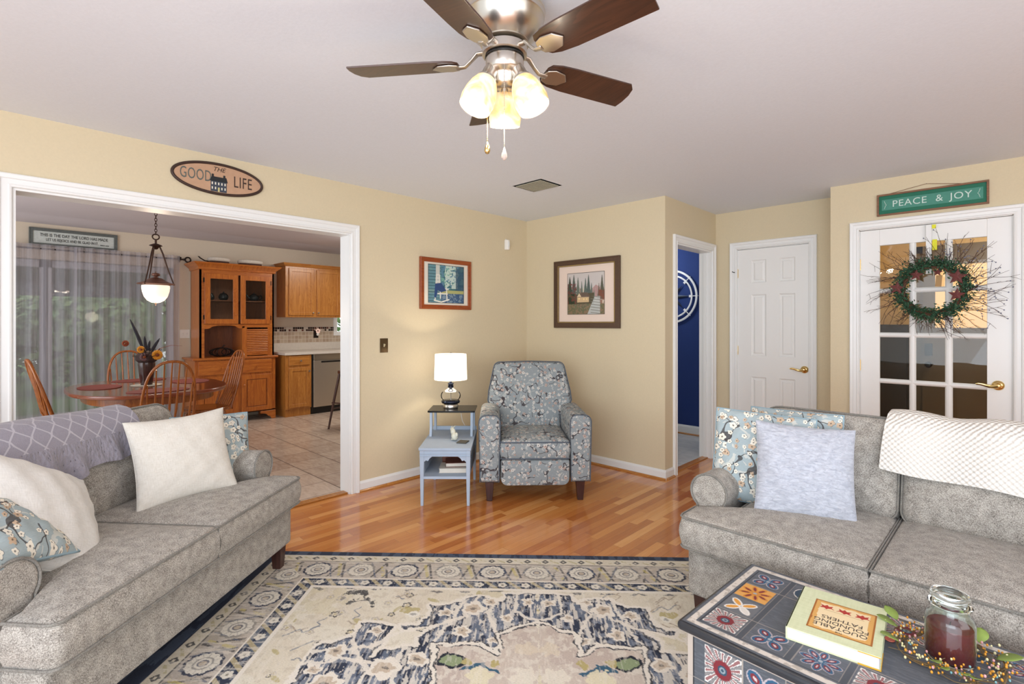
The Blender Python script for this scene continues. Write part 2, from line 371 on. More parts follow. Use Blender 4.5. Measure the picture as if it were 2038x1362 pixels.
mHutchIn = wood('hutch interior', '#6b3a1c', '#8a5230', .5)
mChair = wood('dining oak', '#7a3a10', '#a8601f', .25); mTable = wood('dining table top', '#6c2f16', '#92492a', .14, 'u', coat=.6)
mDarkLeg = wood('espresso leg', '#2a1410', '#472620', .35)
mWhiteP = plain('white plastic', '#efece6', .35); mGlass = glassmat('clear glass'); mPane = glassmat('window pane', (.96, .98, .97), ior=1.3)
def plankfloor():
    m, t, b = newmat('oak strip floor', Roughness=.17, Coat_Weight=.35, Coat_Roughness=.07); tc = nd(t, 'TexCoord'); s = nd(t, 'SeparateXYZ', {0: tc.outputs['Object']}); x, y = s.outputs[0], s.outputs[1]
    W_ = .057; rx = mth(t, 'DIVIDE', x, W_); row = mth(t, 'FLOOR', rx); fx = mth(t, 'FRACT', rx)
    rn = nd(t, 'TexWhiteNoise', {'W': row}, noise_dimensions='1D').outputs[0]; ry = mth(t, 'ADD', mth(t, 'DIVIDE', y, .62), mth(t, 'MULTIPLY', rn, 7.3)); col = mth(t, 'FLOOR', ry); fy = mth(t, 'FRACT', ry)
    cid = nd(t, 'CombineXYZ', {0: row, 1: col}); wn = nd(t, 'TexWhiteNoise', {'Vector': cid.outputs[0]}, noise_dimensions='2D').outputs[0]
    gv = nd(t, 'Mapping', {'Vector': nd(t, 'CombineXYZ', {0: x, 1: y, 2: mth(t, 'MULTIPLY', wn, 9.0)}).outputs[0], 'Scale': (75, 4.5, 1)}); g = nd(t, 'TexNoise', {'Vector': gv.outputs[0], 'Scale': 1, 'Detail': 5, 'Roughness': .6, 'Distortion': .7})
    f = mth(t, 'ADD', mth(t, 'MULTIPLY', wn, .62), mth(t, 'MULTIPLY', g.outputs[0], .38))
    c = ramp(t, f, [(.1, '#a75c2a'), (.45, '#c67c3e'), (.68, '#d6914f'), (.92, '#e8ad6e')])
    gap = mth(t, 'MAXIMUM', mth(t, 'LESS_THAN', fx, .022), mth(t, 'LESS_THAN', fy, .003)); c = mixc(t, mth(t, 'MULTIPLY', gap, .6), c, srgb('#5c2c10'))
    setin(t, b, 'Base Color', c); bump(t, b, mth(t, 'SUBTRACT', mth(t, 'MULTIPLY', g.outputs[0], .15), gap), .12, .001); return m
mFloor = plankfloor()
def tilefloor(name, c1, c2, grout, tx=.31, ty=.36, ox=0, oy=0, off=.5):
    m, t, b = newmat(name, Roughness=.3); tc = nd(t, 'TexCoord'); s = nd(t, 'SeparateXYZ', {0: tc.outputs['Object']})
    ry = mth(t, 'DIVIDE', mth(t, 'ADD', s.outputs[1], oy), ty); row = mth(t, 'FLOOR', ry); fy = mth(t, 'FRACT', ry)
    rx = mth(t, 'ADD', mth(t, 'DIVIDE', mth(t, 'ADD', s.outputs[0], ox), tx), mth(t, 'MULTIPLY', row, off)); fx = mth(t, 'FRACT', rx)
    wn = nd(t, 'TexWhiteNoise', {'Vector': nd(t, 'CombineXYZ', {0: mth(t, 'FLOOR', rx), 1: row}).outputs[0]}, noise_dimensions='2D').outputs[0]
    n = nd(t, 'TexNoise', {'Vector': nd(t, 'Mapping', {'Vector': tc.outputs['Object'], 'Scale': (5, 14, 5)}).outputs[0], 'Scale': 1.6, 'Detail': 5, 'Distortion': 1})
    c = ramp(t, mth(t, 'ADD', mth(t, 'MULTIPLY', n.outputs[0], .75), mth(t, 'MULTIPLY', wn, .25)), [(.3, c1), (.7, c2)])
    g = mth(t, 'MAXIMUM', mth(t, 'LESS_THAN', fx, .018), mth(t, 'LESS_THAN', fy, .024)); c = mixc(t, g, c, srgb(grout)); setin(t, b, 'Base Color', c)
    setin(t, b, 'Roughness', mth(t, 'ADD', .25, mth(t, 'MULTIPLY', g, .5))); bump(t, b, mth(t, 'SUBTRACT', 1.0, g), .3, .002); return m
mTile = tilefloor('kitchen floor tile', '#bda795', '#dccab8', '#5f4a40', oy=-2.02+.36*8, ox=.6); mBathTile = tilefloor('bath floor tile', '#c9c9c6', '#e2e1dc', '#a3a5a6', .33, .33, ox=.1, off=0)

# ------------------------------------------------------------------ the shell
XL, YB, XA, YC, YF, HC = -3.706, 4.064, -2.098, 5.131, 4.741, 2.44; XK = -7.95; HK = 2.53
B = lambda *a: MB().box(*a)
struct('floor', MB().prism([(XL-.035, -2.6), (3.2, -2.6), (3.2, YF), (-1.011, YF), (-1.011, YC), (XA-.06, YC), (XA-.06, YB), (XL-.035, YB)], -.06, 0), mFloor)
struct('floor_kitchen', B(XK-.1, XL-.035, -1.7, 5.1, -.06, -.001), mTile)
struct('floor_bath', B(-3.9, XA-.06, YB+.1, 6.02, -.06, -.001), mBathTile)
struct('floor_hall', B(-1.1, 1.5, YF+.0, 6.7, -.06, -.001), mFloor)
mc = MB().prism([(XL-.12, -2.6), (3.3, -2.6), (3.3, YF+.12), (-.89, YF+.12), (-.89, YC+.12), (XA-.12, YC+.12), (XA-.12, YB+.12), (XL-.12, YB+.12)], HC, HC+.1)
struct('ceiling', mc, mCeil)
cove = [(XK, HK-.045), (XK+.10, HK-.04), (XK+.24, HK-.028), (XK+.36, HK-.01), (XK+.42, HK), (XK+.48, HK-.002), (-3.826, HK-.002), (-3.826, HK+.1), (XK, HK+.1)]
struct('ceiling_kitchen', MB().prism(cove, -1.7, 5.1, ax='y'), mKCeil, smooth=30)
struct('ceiling_bath', B(-3.9, XA-.12, YB+.12, 6.0, 2.44, 2.5), mCeil); struct('ceiling_hall', B(-.89, 1.5, YF+.12, 6.7, 2.44, 2.5), mCeil)
# left wall with the wide cased opening (y .105 to 2.01)
O0, O1, OZ = .105, 2.008, 2.05
m = MB().box(XL-.12, XL, -2.6, O0, 0, HC).box(XL-.12, XL, O0, O1, OZ, HC).box(XL-.12, XL, O1, YB+.12, 0, HC)
struct('wall_left', m, mWall)
m = MB().box(XL-.121, XL-.12, O1, 5.0, 0, HK); struct('wall_kitchen_inner', MB().box(XL-.14, XL-.12, O1+.02, 5.1, 0, HK).box(XL-.14, XL-.12, -1.7, O0-.02, 0, HK).box(XL-.14, XL-.12, O0-.02, O1+.02, OZ+.02, HK), mKWall)
struct('wall_back', MB().box(XL, XA, YB, YB+.12, 0, HC), mWall)
D0, D1, DZ = 4.275, 5.03, 2.06
struct('wall_alcove', MB().box(XA-.12, XA, YB+.12, D0, 0, HC).box(XA-.12, XA, D0, D1, DZ, HC).box(XA-.12, XA, D1, YC+.12, 0, HC), mWall)
E0, E1 = -1.888, -1.262
struct('wall_closet', MB().box(XA, E0, YC, YC+.12, 0, HC).box(E0, E1, YC, YC+.12, 2.065, HC).box(E1, -.89, YC, YC+.12, 0, HC).box(-1.011, -.89, YF+.12, YC, 0, HC), mWall)
F0, F1 = -.816, .040
struct('wall_french', MB().box(-1.011, F0, YF, YF+.12, 0, HC).box(F0, F1, YF, YF+.12, 2.067, HC).box(F1, 3.3, YF, YF+.12, 0, HC), mWall)
struct('wall_right', B(3.2, 3.3, -2.6, YF, 0, HC), mWall)
struct('wall_bath', MB().box(-3.9, -2.218, 5.92, 6.02, 0, 2.44).box(-4.0, -3.9, YB+.12, 6.02, 0, 2.44).box(-2.218, -2.1, YC+.12, 6.02, 0, 2.44), mBlue)
struct('wall_hall', MB().box(-1.1, 1.6, 6.62, 6.7, 0, 2.44).box(-1.1, -.98, YC+.12, 6.62, 0, 2.44).box(1.5, 1.6, YF+.12, 6.62, 0, 2.44), mHall)
# kitchen far wall: sliding door opening y -.75..1.76 z 0..2.08, window y 4.06..4.9 z 1.20..2.1
struct('wall_kitchen', MB().box(XK-.1, XK, -1.7, -.75, 0, HK+.1).box(XK-.1, XK, -.75, 1.76, 2.08, HK+.1).box(XK-.1, XK, 1.76, 4.06, 0, HK+.1).box(XK-.1, XK, 4.06, 4.9, 0, 1.20).box(XK-.1, XK, 4.06, 4.9, 2.1, HK+.1).box(XK-.1, XK, 4.9, 5.1, 0, HK+.1), mKWall)
struct('wall_kitchen_end', B(XK-.1, XL-.12, 5.1, 5.2, 0, HK+.1), mKWall)

# casings
def casing(name, wdt, h, M, cw=.072, mat=mTrim, out=.0):
    """door casing around an opening of the given width and height; local x across, -y out of the wall"""
    mb = MB(); pf = [(.0005, 0), (.0005, .010), (.004, .014), (.012, .016), (.018, .0115), (cw*.60, .0125), (cw*.66, .019), (cw*.92, .023), (cw, .019), (cw, 0)]
    for b_, d in pf: mb.v += [(-wdt/2-b_, -d, 0), (-wdt/2-b_, -d, h+b_), (wdt/2+b_, -d, h+b_), (wdt/2+b_, -d, 0)]
    for i in range(len(pf)-1):
        for j in range(3): mb.f.append((i*4+j, i*4+j+1, i*4+5+j, i*4+4+j))
    n_ = len(pf); mb.f += [tuple(i*4 for i in range(n_)), tuple(i*4+3 for i in range(n_))[::-1]]
    return struct(name, mb, mat, M=M)
ML = lambda x, y: Matrix.Translation((x, y, 0)) @ Matrix.Rotation(R(90), 4, 'Z')      # wall facing +x
MF = lambda x, y: Matrix.Translation((x, y, 0))                                     # wall facing -y
casing('trim_1', O1-O0, OZ, ML(XL, (O0+O1)/2), .07)
struct('trim_2', MB().box(XL-.142, XL+.001, O0-.0, O0+.012, 0, OZ).box(XL-.142, XL+.001, O1-.012, O1, 0, OZ).box(XL-.142, XL+.001, O0+.012, O1-.012, OZ-.012, OZ), mTrim)
casing('trim_3', D1-D0, DZ, ML(XA, (D0+D1)/2), .068)
struct('trim_4', MB().box(XA-.121, XA+.001, D0, D0+.014, 0, DZ).box(XA-.121, XA+.001, D1-.014, D1, 0, DZ).box(XA-.121, XA+.001, D0+.014, D1-.014, DZ-.014, DZ).box(XA-.075, XA-.045, D1-.026, D1-.0141, 0, DZ-.0145), mTrim)
casing('trim_5', E1-E0, 2.065, MF((E0+E1)/2, YC), .066)
struct('trim_6', MB().box(E0, E0+.004, YC-.001, YC+.1, 0, 2.06).box(E1-.004, E1, YC-.001, YC+.1, 0, 2.06).box(E0+.004, E1-.004, YC-.001, YC+.1, 2.061, 2.065), mTrim)
casing('trim_7', F1-F0, 2.067, MF((F0+F1)/2, YF), .062)
struct('trim_8', MB().box(F0, F0+.004, YF-.001, YF+.1, 0, 2.06).box(F1-.004, F1, YF-.001, YF+.1, 0, 2.06).box(F0+.004, F1-.004, YF-.001, YF+.1, 2.063, 2.067), mTrim)
struct('trim_9', MB().box(XL-.09, XL-.02, O0+.013, O1-.013, 0, .012), mOakH, bevel=.004)      # wood threshold strip
struct('trim_10', MB().box(XA-.09, XA-.03, D0+.015, D1-.015, 0, .010), mOakH, bevel=.003)
# baseboards with a stained shoe moulding
def base(name, p0, p1, nrm, h=.083):
    (x0, y0), (x1, y1) = p0, p1; L = math.hypot(x1-x0, y1-y0); a = math.atan2(y1-y0, x1-x0)
    M = Matrix.Translation((x0, y0, 0)) @ Matrix.Rotation(a, 4, 'Z'); s = nrm
    prof = [(0, 0), (s*.013, 0), (s*.013, h*.78), (s*.009, h*.88), (s*.005, h), (0, h)]
    o = struct(name, MB().prism(prof, 0, L, ax='x'), mTrim, M=M)
    q = [(s*.0131, 0)]+[(s*(.0131+.016*cos(R(t))), .016*sin(R(t))) for t in range(0, 91, 18)]
    o2 = struct('shoe_moulding', MB().prism(q, 0, L, ax='x'), mOakH, M=M, parent=None); o2['kind'] = 'structure'; return o
base('baseboard_left', (XL, O1+.07), (XL, YB), -1); base('baseboard_back', (XL, YB), (XA+.013, YB), -1); base('baseboard_alcove', (XA, YB), (XA, D0-.07), -1)
base('baseboard_closet', (XA, YC), (E0-.066, YC), -1); base('baseboard_closet_right', (E1+.066, YC), (-1.011, YC), -1); base('baseboard_french', (-1.011, YF), (F0-.06, YF), -1); base('baseboard_bath', (-3.9, 5.92), (-2.218, 5.92), -1, .11)
base('baseboard_alcove_end', (XA, D1+.068), (XA, YC), -1); base('baseboard_kitchen', (XK, 5.1), (XK, 3.9), 1)
base('baseboard_right', (F1+.062, YF), (3.2, YF), -1)

# six-panel closet door
def handle(parent, x, y, z, flip=1, mat=mBrass):
    """brass lever: rose, stem and a curved lever to the left, on a door face at y, out towards -y"""
    mb = MB().lathe([(.001, 0), (.033, 0), (.033, .004), (.028, .010), (.016, .014), (.011, .03), (.011, .045), (.001, .048)], 20, Matrix.Translation((x, y, z)) @ Matrix.Rotation(R(90), 4, 'X'))
    pts = [(x+flip*t, y-.045-.008*sin(t*20), z+.007*sin(t*48)) for t in [0, -.015, -.03, -.045, -.06, -.075, -.09, -.10, -.112]]
    mb.tube(pts, [.010, .009, .008, .007, .0065, .006, .0058, .0055, .003], 8, flat=1.5)
    return build('door_handle', mb, mat, parent, smooth=40, label='brass lever handle')
def hinges(parent, x, y, zs, mat=mBrass):
    for z in zs: build('hinge', MB().tube([(x, y, z-.045), (x, y, z+.045)], .006, 8).box(x, x+.008, y, y+.003, z-.04, z+.04), mat, parent, label='brass hinge')
dw, dx = E1-E0-.008, (E0+E1)/2
d1 = bpy.data.objects.new('door_1', None); COL.objects.link(d1); d1.location = (dx, YC+.012, 0); d1['kind'] = 'structure'
mb = MB(); pw = .135; cols = [(-.247+.0, -.247+.0+pw+.005), (-.0, 0)]
PX = [(dx-.1, 0)]
pan = [(-1.761-dx, -1.625-dx), (-1.511-dx, -1.376-dx)]; rows_ = [(1.731, 1.952), (1.03, 1.62), (.22, .83)]
xs = [-dw/2, pan[0][0], pan[0][1], pan[1][0], pan[1][1], dw/2]; zs = [.012, .22, .83, 1.03, 1.62, 1.731, 1.952, 2.057]
for i in range(5):
    for j in range(7):
        hole = i in (1, 3) and j in (1, 3, 5)
        if not hole: mb.box(xs[i], xs[i+1], 0, .035, zs[j], zs[j+1])
build('door_slab', mb, mDoor, d1)
for i, (a, b) in enumerate(pan):
    for j, (c, d) in enumerate(rows_):
        q = MB(); lv = [(0, .0), (.012, .011), (.022, .011), (.034, .003), (.044, .003)]; vs = []; fs = []
        for ins, dy in lv: vs += [(a+ins, dy, c+ins), (b-ins, dy, c+ins), (b-ins, dy, d-ins), (a+ins, dy, d-ins)]
        for k in range(len(lv)-1):
            for e in range(4): fs.append((k*4+e, k*4+(e+1) % 4, k*4+4+(e+1) % 4, k*4+4+e))
        fs.append(tuple(len(vs)-4+e for e in range(4))); q.add(vs, fs); build('door_panel', q, mDoor, d1)
handle(d1, -1.300-dx, 0, .925); hinges(d1, -dw/2-.004, -.004, (1.83, 1.08, .25))
build('robe_hook', MB().tube([(-dw/2-.01, -.01, 1.845), (-dw/2-.03, -.03, 1.842), (-dw/2-.045, -.035, 1.85)], .004, 6), mIron, d1)

# french door, 3 x 5 panes
d2 = bpy.data.objects.new('door_2', None); COL.objects.link(d2); fx = (F0+F1)/2; fw = F1-F0-.008; d2.location = (fx, YF+.012, 0); d2['kind'] = 'structure'
gx = [-.689-fx, -.511-fx, -.471-fx, -.308-fx, -.266-fx, -.088-fx]; gz = [.28, .56, .60, .905-.018, .905+.018, 1.256-.018, 1.256+.018, 1.590-.018, 1.590+.018, 1.938]
mb = MB().box(-fw/2, gx[0], 0, .036, .012, 2.06).box(gx[5], fw/2, 0, .036, .012, 2.06).box(gx[0], gx[5], 0, .036, 1.938, 2.06).box(gx[0], gx[5], 0, .036, .012, .28)
build('door_slab', mb, mDoor, d2, bevel=.002)
mb = MB()
for a, b in ((gx[1], gx[2]), (gx[3], gx[4])): mb.prism([(a, .02), (a+.008, .006), ((a+b)/2, .002), (b-.008, .006), (b, .02), (b, .034), (a, .034)], .28, 1.938, ax='z')
for a, b in ((.56, .60), (gz[3], gz[4]), (gz[5], gz[6]), (gz[7], gz[8])): mb.prism([(.02, a), (.006, a+.008), (.002, (a+b)/2), (.006, b-.008), (.02, b), (.034, b), (.034, a)], gx[0], gx[5], ax='x')
build('muntin_grid', mb, mDoor, d2)
for i in (0, 2, 4):
    for j in (0, 2, 4, 6, 8): build('pane', MB().box(gx[i]-.003, gx[i+1]+.003, .019, .022, gz[j]-.003, gz[j+1]+.003), mPane, d2)
handle(d2, -.033-fx, 0, .925); hinges(d2, -fw/2-.004, -.004, (1.80, 1.02, .25)); build('strike', MB().box(fw/2+.001, fw/2+.004, -.006, .02, .87, .94), mNickel, d2)
# entry door at the far side of the hall: brown below, an added warm glowing lite above to brighten the upper panes, black lockset
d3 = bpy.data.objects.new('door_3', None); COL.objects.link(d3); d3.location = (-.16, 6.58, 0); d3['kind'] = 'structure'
mBrown = plain('brown door paint', '#75644a', .45); mGlow = emis('added warm glow', srgb('#f6c98c'), .75, srgb('#c9a070'))
build('door_slab', MB().box(-.44, .44, 0, .04, .01, 1.30).box(-.44, -.34, 0, .04, 1.30, 2.05).box(.34, .44, 0, .04, 1.30, 2.05).box(-.34, .34, 0, .04, 1.92, 2.05), mBrown, d3)
build('lite', MB().box(-.34, .34, .015, .025, 1.30, 1.92), mGlow, d3)
build('lockset', MB().box(-.42, -.36, -.02, 0, 1.02, 1.14).lathe([(.03, 0), (.03, .03), (.02, .06), (.001, .062)], 16, Matrix.Translation((-.39, 0, .93)) @ Matrix.Rotation(R(90), 4, 'X')), mBlack, d3)
struct('trim_11', MB().box(-.67, -.60, 6.60, 6.62, 0, 2.12).box(.28, .35, 6.60, 6.62, 0, 2.12).box(-.67, .35, 6.60, 6.62, 2.05, 2.12), mBrown)

# kitchen sliding glass door, window, outside
mAlu = plain('white vinyl frame', '#b9bac0', .4)
wn1 = bpy.data.objects.new('window_1', None); COL.objects.link(wn1); wn1['kind'] = 'structure'; wn1.location = (XK-.05, 0, 0)
for y0, y1 in ((-.75, .52), (.48, 1.76)):
    build('window_frame', MB().box(-.03, .03, y0, y0+.075, .02, 2.07).box(-.03, .03, y1-.075, y1, .02, 2.07).box(-.03, .03, y0, y1, .02, .11).box(-.03, .03, y0, y1, 1.99, 2.07), mAlu, wn1)
    build('window_glass', MB().box(-.004, .004, y0+.07, y1-.07, .1, 2.0), mPane, wn1)
wn2 = bpy.data.objects.new('window_2', None); COL.objects.link(wn2); wn2['kind'] = 'structure'; wn2.location = (XK, 4.48, 1.65)
build('window_frame', MB().frame(.96, 1.02, .06, -.015, .02), mTrim, wn2, M=Matrix.Rotation(R(90), 4, 'Z')); build('window_glass', B(-.05, -.046, -.42, .42, -.45, .45), mPane, wn2)
# outside: lawn, patio, porch roof, shrubs
mGrass = plain('lawn', '#6f9a52', .9, nscale=30, nstr=.5, var=.35); mPatio = plain('patio concrete', '#c9c6c0', .8, nscale=20, nstr=.1, var=.05); mPorch = plain('porch ceiling', '#75777d', .7)
tag(build('lawn', B(-24, -10.6, -12, 14, -.12, -.06), mGrass), 'mown green lawn beyond the patio', 'grass', kind='stuff')
struct('floor_patio', B(-10.6, XK-.1, -6, 8, -.12, -.05), mPatio)
struct('ceiling_porch', MB().prism([(XK-.1, 2.42), (XK-.1, 2.5), (-11.6, 2.16), (-11.6, 1.80), (-11.5, 1.80), (-11.5, 2.04)], -6, 3.4, ax='y'), mPorch)
for y in (-2.1, 2.3): struct('trim_12' if y < 0 else 'trim_13', B(-11.6, -11.5, y-.05, y+.05, -.1, 1.80), mAlu)
def leafmat(name, a, b_):
    m, t, b = newmat(name, Roughness=.6); i = nd(t, 'TexCoord'); n = nd(t, 'TexNoise', {'Vector': i.outputs['Object'], 'Scale': 2.2, 'Detail': 6}); setin(t, b, 'Base Color', ramp(t, n.outputs[0], [(.35, a), (.65, b_)])); return m
mLeaf = [leafmat('leaf a', '#3f6a34', '#9fbf78'), leafmat('leaf b', '#4d7f4a', '#b5cc92'), leafmat('leaf c', '#345a35', '#7fa063')]
def shrub(x, y, w_, h, mi, label, n=4200, z0=-.06, name='shrub'):
    t = thing(name, label, 'shrub' if name == 'shrub' else 'tree', (x, y, z0), 0); rs = np.random.RandomState(int(abs(x*100+y*37)))
    build('trunk', MB().tube([(0, 0, 0), (.03, .02, h*.3), (-.04, 0, h*.6)], [.09, .07, .03], 8), mIron, t)
    v = []; f = []
    for i in range(n):
        u = rs.normal(size=3); u /= np.linalg.norm(u); rr = .72+.36*rs.rand(); p = np.array((u[0]*w_*rr, u[1]*w_*rr, h*.52+u[2]*h*.5*rr))
        lump = 1+.16*math.sin(5*u[0]+3*u[2])*math.cos(4*u[1]); p[:2] *= lump
        a = rs.normal(size=3); a /= np.linalg.norm(a); b_ = np.cross(a, u); b_ /= np.linalg.norm(b_)+1e-6; s_ = .06+.08*rs.rand(); k = len(v)
        v += [tuple(p-a*s_), tuple(p+b_*s_*.5), tuple(p+a*s_), tuple(p-b_*s_*.5)]; f.append((k, k+1, k+2, k+3))
    build('inner_foliage', MB().ball((0, 0, h*.52), 1, 20, (w_*.74, w_*.74, h*.40)), mLeaf[mi], t, smooth=180, kind='stuff'); mb = MB(); mb.add(v, f); build('foliage', mb, mLeaf[mi], t, kind='stuff'); return t
shrub(-13.6, -1.3, 1.35, 3.0, 0, 'broad shrub outside behind the left curtain panel'); shrub(-13.8, 1.75, 1.4, 2.8, 1, 'pale green shrub outside behind the right curtain panel'); shrub(-16.2, 5.4, 1.9, 4.2, 2, 'dark green tree outside right of the sliding door', name='tree')
shrub(-17.6, .3, 2.0, 4.6, 2, 'tall tree outside between the two nearer shrubs', name='tree'); shrub(-12.2, 8.0, 1.4, 3.4, 1, 'green bush seen through the small kitchen window', name='shrub')
shrub(-17.5, -4.2, 1.9, 4.4, 1, 'leafy tree outside at the far left of the sliding door', name='tree')
shrub(-17.8, 3.0, .65, 4.4, 1, 'slim pale tree outside between the dark tree and the pale shrub', n=2500, name='tree'); shrub(-21.5, -1.8, 1.9, 5.4, 0, 'most distant tall tree outside behind the left curtain panel', name='tree')
t = thing('dark_reflection_block', 'added dark block for the reflection seen in the left panes of the glass panelled door', 'cabinet', (-.80, 6.40, 0), 0); mReflDark = plain('dark reflection tone', '#3b3835', .4)  # made-up dark cabinet shape standing in for a dark reflection in the panes
build('cabinet_body', MB().box(-.175, .13, -.2, .2, 0, 1.33), mReflDark, t, bevel=.004); build('cabinet_door', MB().box(-.165, .12, -.212, -.2, .03, 1.28), mReflDark, t, bevel=.004)
# ------------------------------------------------------------------ rug
mRug = colmat('woven rug pile', .95, .1, weave=1); mRugEdge = plain('rug edge', '#2d3548', .95)
def make_rug():
    hw, hd = 1.575, 2.44
    xs = np.linspace(-hw, hw, 821); ys = np.concatenate([np.linspace(0, 1.34, 390), np.linspace(1.35, hd, 100)])
    p = Paint(xs, ys, '#e2dac8'); X, Y = p.x, p.y; ex = np.maximum(1.53-np.abs(X), 0); ey = np.minimum(Y, hd-Y); e = np.minimum(ex, ey)
    cream, navy, beige, gold, slate, ink = '#e9e1d4', '#3d4353', '#bdb3a8', '#b9ab77', '#777f8b', '#33363f'
    n1 = vnoise(X, Y, 9, 1, 4); n2 = vnoise(X, Y, 40, 2, 3); n3 = vnoise(X*3, Y*.6, 14, 3, 3)
    p.put(n1 > .5, '#d9cdb8', .5); p.put(n2 > .62, '#cbbfac', .5); p.put(vnoise(X, Y, 5, 51, 4) > .70, '#cfc193', .3)
    # scattered sketchy motifs in the field
    rs = np.random.RandomState(5)
    for i in range(420):
        x, y = rs.uniform(-1.12, 1.12), rs.uniform(.42, 2.02); r = rs.uniform(.010, .028); k = rs.randint(5); c = [ink, beige, gold, slate, '#a99886'][k]
        if k < 2:
            m = p.flower(x, y, r, 5, .4) & ~p.flower(x, y, r*.62, 5, .4); p.put(m, c, .9); p.put(p.circ(x, y, r*.3), gold, .6)
        elif k == 2: p.put(p.ell(x, y, r*1.5, r*.55, rs.uniform(0, 180)), c, .75)
        else:
            a = rs.uniform(0, 6.28); pts = [(x+t*r*2.6*cos(a)+r*.8*sin(t*5)*sin(a), y+t*r*2.6*sin(a)+r*.8*sin(t*5)*cos(a)) for t in np.linspace(-1, 1, 9)]; p.put(p.dist(pts) < .0032, c, .8)
    nav = [(0, .409), (-.164, .424), (-.177, .482), (-.281, .442), (-.36, .46), (-.421, .527), (-.519, .53), (-.508, .633), (-.55, .698), (-.624, .698), (-.585, .745), (-.456, .711), (-.521, .786), (-.5, .842), (-.651, .86), (-.669, .914), (-.63, .746), (-.638, .701), (-.687, .675), (-.799, .676), (-.795, .782), (-.929, .857), (-.935, .96), (-.927, 1.065), (-.955, 1.089), (-.99, 1.22)]
    med = [(0, .656), (-.17, .748), (-.163, .889), (-.248, .82), (-.438, .829), (-.398, 1.067), (-.43, 1.22)]
    ax = -np.abs(X); ay = np.where(Y > 1.22, 2.44-Y, Y)
    wx = vnoise(X, Y, 22, 40, 3)-.5; wy = vnoise(X, Y, 22, 41, 3)-.5; fx_ = vnoise(X, Y, 90, 42, 2)-.5; q = Paint.__new__(Paint); q.x, q.y = np.minimum(ax+.040*wx+.010*fx_, .0), ay+.040*wy+.010*fx_; q.c = p.c
    nm = q.poly(nav+[(0, 1.23)]); mm = q.poly(med+[(0, 1.23)])
    tone = np.where((n3 > .52)[..., None], np.array(srgb('#6c7484')), np.array(srgb(navy))); w_ = (nm & ~mm).astype(float)[..., None]
    q.c = q.c*(1-w_)+tone*w_
    q.put(nm & ~mm & (n2 > .6), '#979da8', .6)
    wear = nm & ~mm & (vnoise(X*3.2, Y*.5, 30, 9, 3) > .585); q.put(wear, cream, .75)
    q.put((q.dist(nav) < .010), cream); q.put((np.abs(q.dist(nav)-.016) < .004) & nm, ink, .8)
    # cream ribs and rosettes inside the navy
    for pts in ([(-.18, .45), (-.24, .60), (-.17, .748)], [(-.28, .45), (-.33, .62), (-.44, .70), (-.60, .76), (-.70, .86), (-.93, .90)], [(-.10, .42), (-.11, .58), (0, .656)], [(-.36, .47), (-.40, .70), (-.438, .83)], [(-.80, .70), (-.76, .88), (-.66, 1.0), (-.70, 1.2)], [(-.55, .86), (-.56, 1.0), (-.5, 1.2)], [(-.93, .98), (-.8, .93), (-.62, .96)]):
        q.put(q.dist(pts) < .009, cream, .9)
    for x, y, r in ((-.05, .50, .028), (-.225, .50, .03), (-.30, .56, .05), (-.43, .60, .03), (-.14, .63, .026), (-.33, .74, .035), (-.71, .74, .032), (-.83, .90, .04), (-.60, .98, .055), (-.80, 1.08, .05), (-.48, .93, .035), (-.19, .80, .022), (-.87, 1.0, .03)):
        q.put(q.flower(x, y, r*1.25, 5, .3), cream); q.put(q.flower(x, y, r*.75, 5, .3), '#c6b49f', .9); q.put(q.circ(x, y, r*.22), ink, .6)
    q.put(mm, '#cdbfb2'); q.put(mm & (n1 > .52), '#bfaea4', .6); q.put(mm & (n2 > .6), '#ded6c8', .7)
    dm = q.dist(med); q.put(dm < .016, cream); q.put((np.abs(dm-.013) < .0035) & ((n2+.2*n3) > .45), ink, .95)
    for x, y, rot, gcol in ((-.345, .93, 20, '#93a07c'),): q.put(q.ell(x, y, .06, .045, rot), ink); q.put(q.ell(x, y, .047, .034, rot), gcol)
    q.put(q.ell(-.20, .975, .05, .012, 25), '#45657a'); q.put(q.ell(-.26, .965, .05, .012, -25), '#45657a'); q.put(q.circ(-.175, .94, .018), gold); q.put(q.circ(-.285, .935, .02), gold)
    q.put(q.flower(-.23, 1.02, .055, 6, .3), '#e2d9bb', .9); q.put(q.flower(-.06, 1.02, .06, 6, .3), '#e4dccb', .8); q.put(q.flower(-.05, .85, .045, 5, .3), '#d9cbb6', .9)
    q.put(q.ell(-.60, .585, .045, .026, 0), gold, .85); q.put(q.flower(-.58, .62, .03, 4, .4), '#e9e4d8'); q.put(q.flower(-.58, .62, .014, 4, .4), ink, .5)
    for x0, y0 in ((-.95, .44), (-.9, .5)): q.put((q.dist([(x0, y0+.05), (x0+.03, y0), (x0+.10, y0), (x0+.12, y0+.05)]) < .014) & (n2 > .35), ink, .85)
    for x in np.linspace(-1.1, -.2, 7): q.put(q.ell(x, .41, .035, .008, 0) & (n2 > .4), navy, .7)
    p.c = q.c
    # borders, from the outside in
    band = lambda a, b: (e >= a) & (e < b)
    p.put(band(0, .398), cream)
    s_ = np.where(ex < ey, Y-1.22, X)          # running coordinate along each side
    def run(per, ph, m0, m1): return ((s_+ph) % per)-per/2, e-(m0+m1)/2
    p.put(band(0, .048), navy); p.put(band(0, .048) & (n3 > .5), '#566072', .8)
    p.put(band(.048, .118), '#d9d0bd'); u, v = run(.1, 0, .048, .118); f = (np.abs(u)+np.abs(v) < .022) & ((np.abs(u) > .006) | (np.abs(v) > .006)); p.put(band(.048, .118) & f, ink, .85)
    u2, v2 = run(.1, .05, .048, .118); p.put(band(.052, .114) & (np.abs(v2-u2*.7) < .008) & (np.abs(u2) < .024) & (n2 > .42), '#b5a978', .6)
    p.put(band(.116, .121), ink, .8)
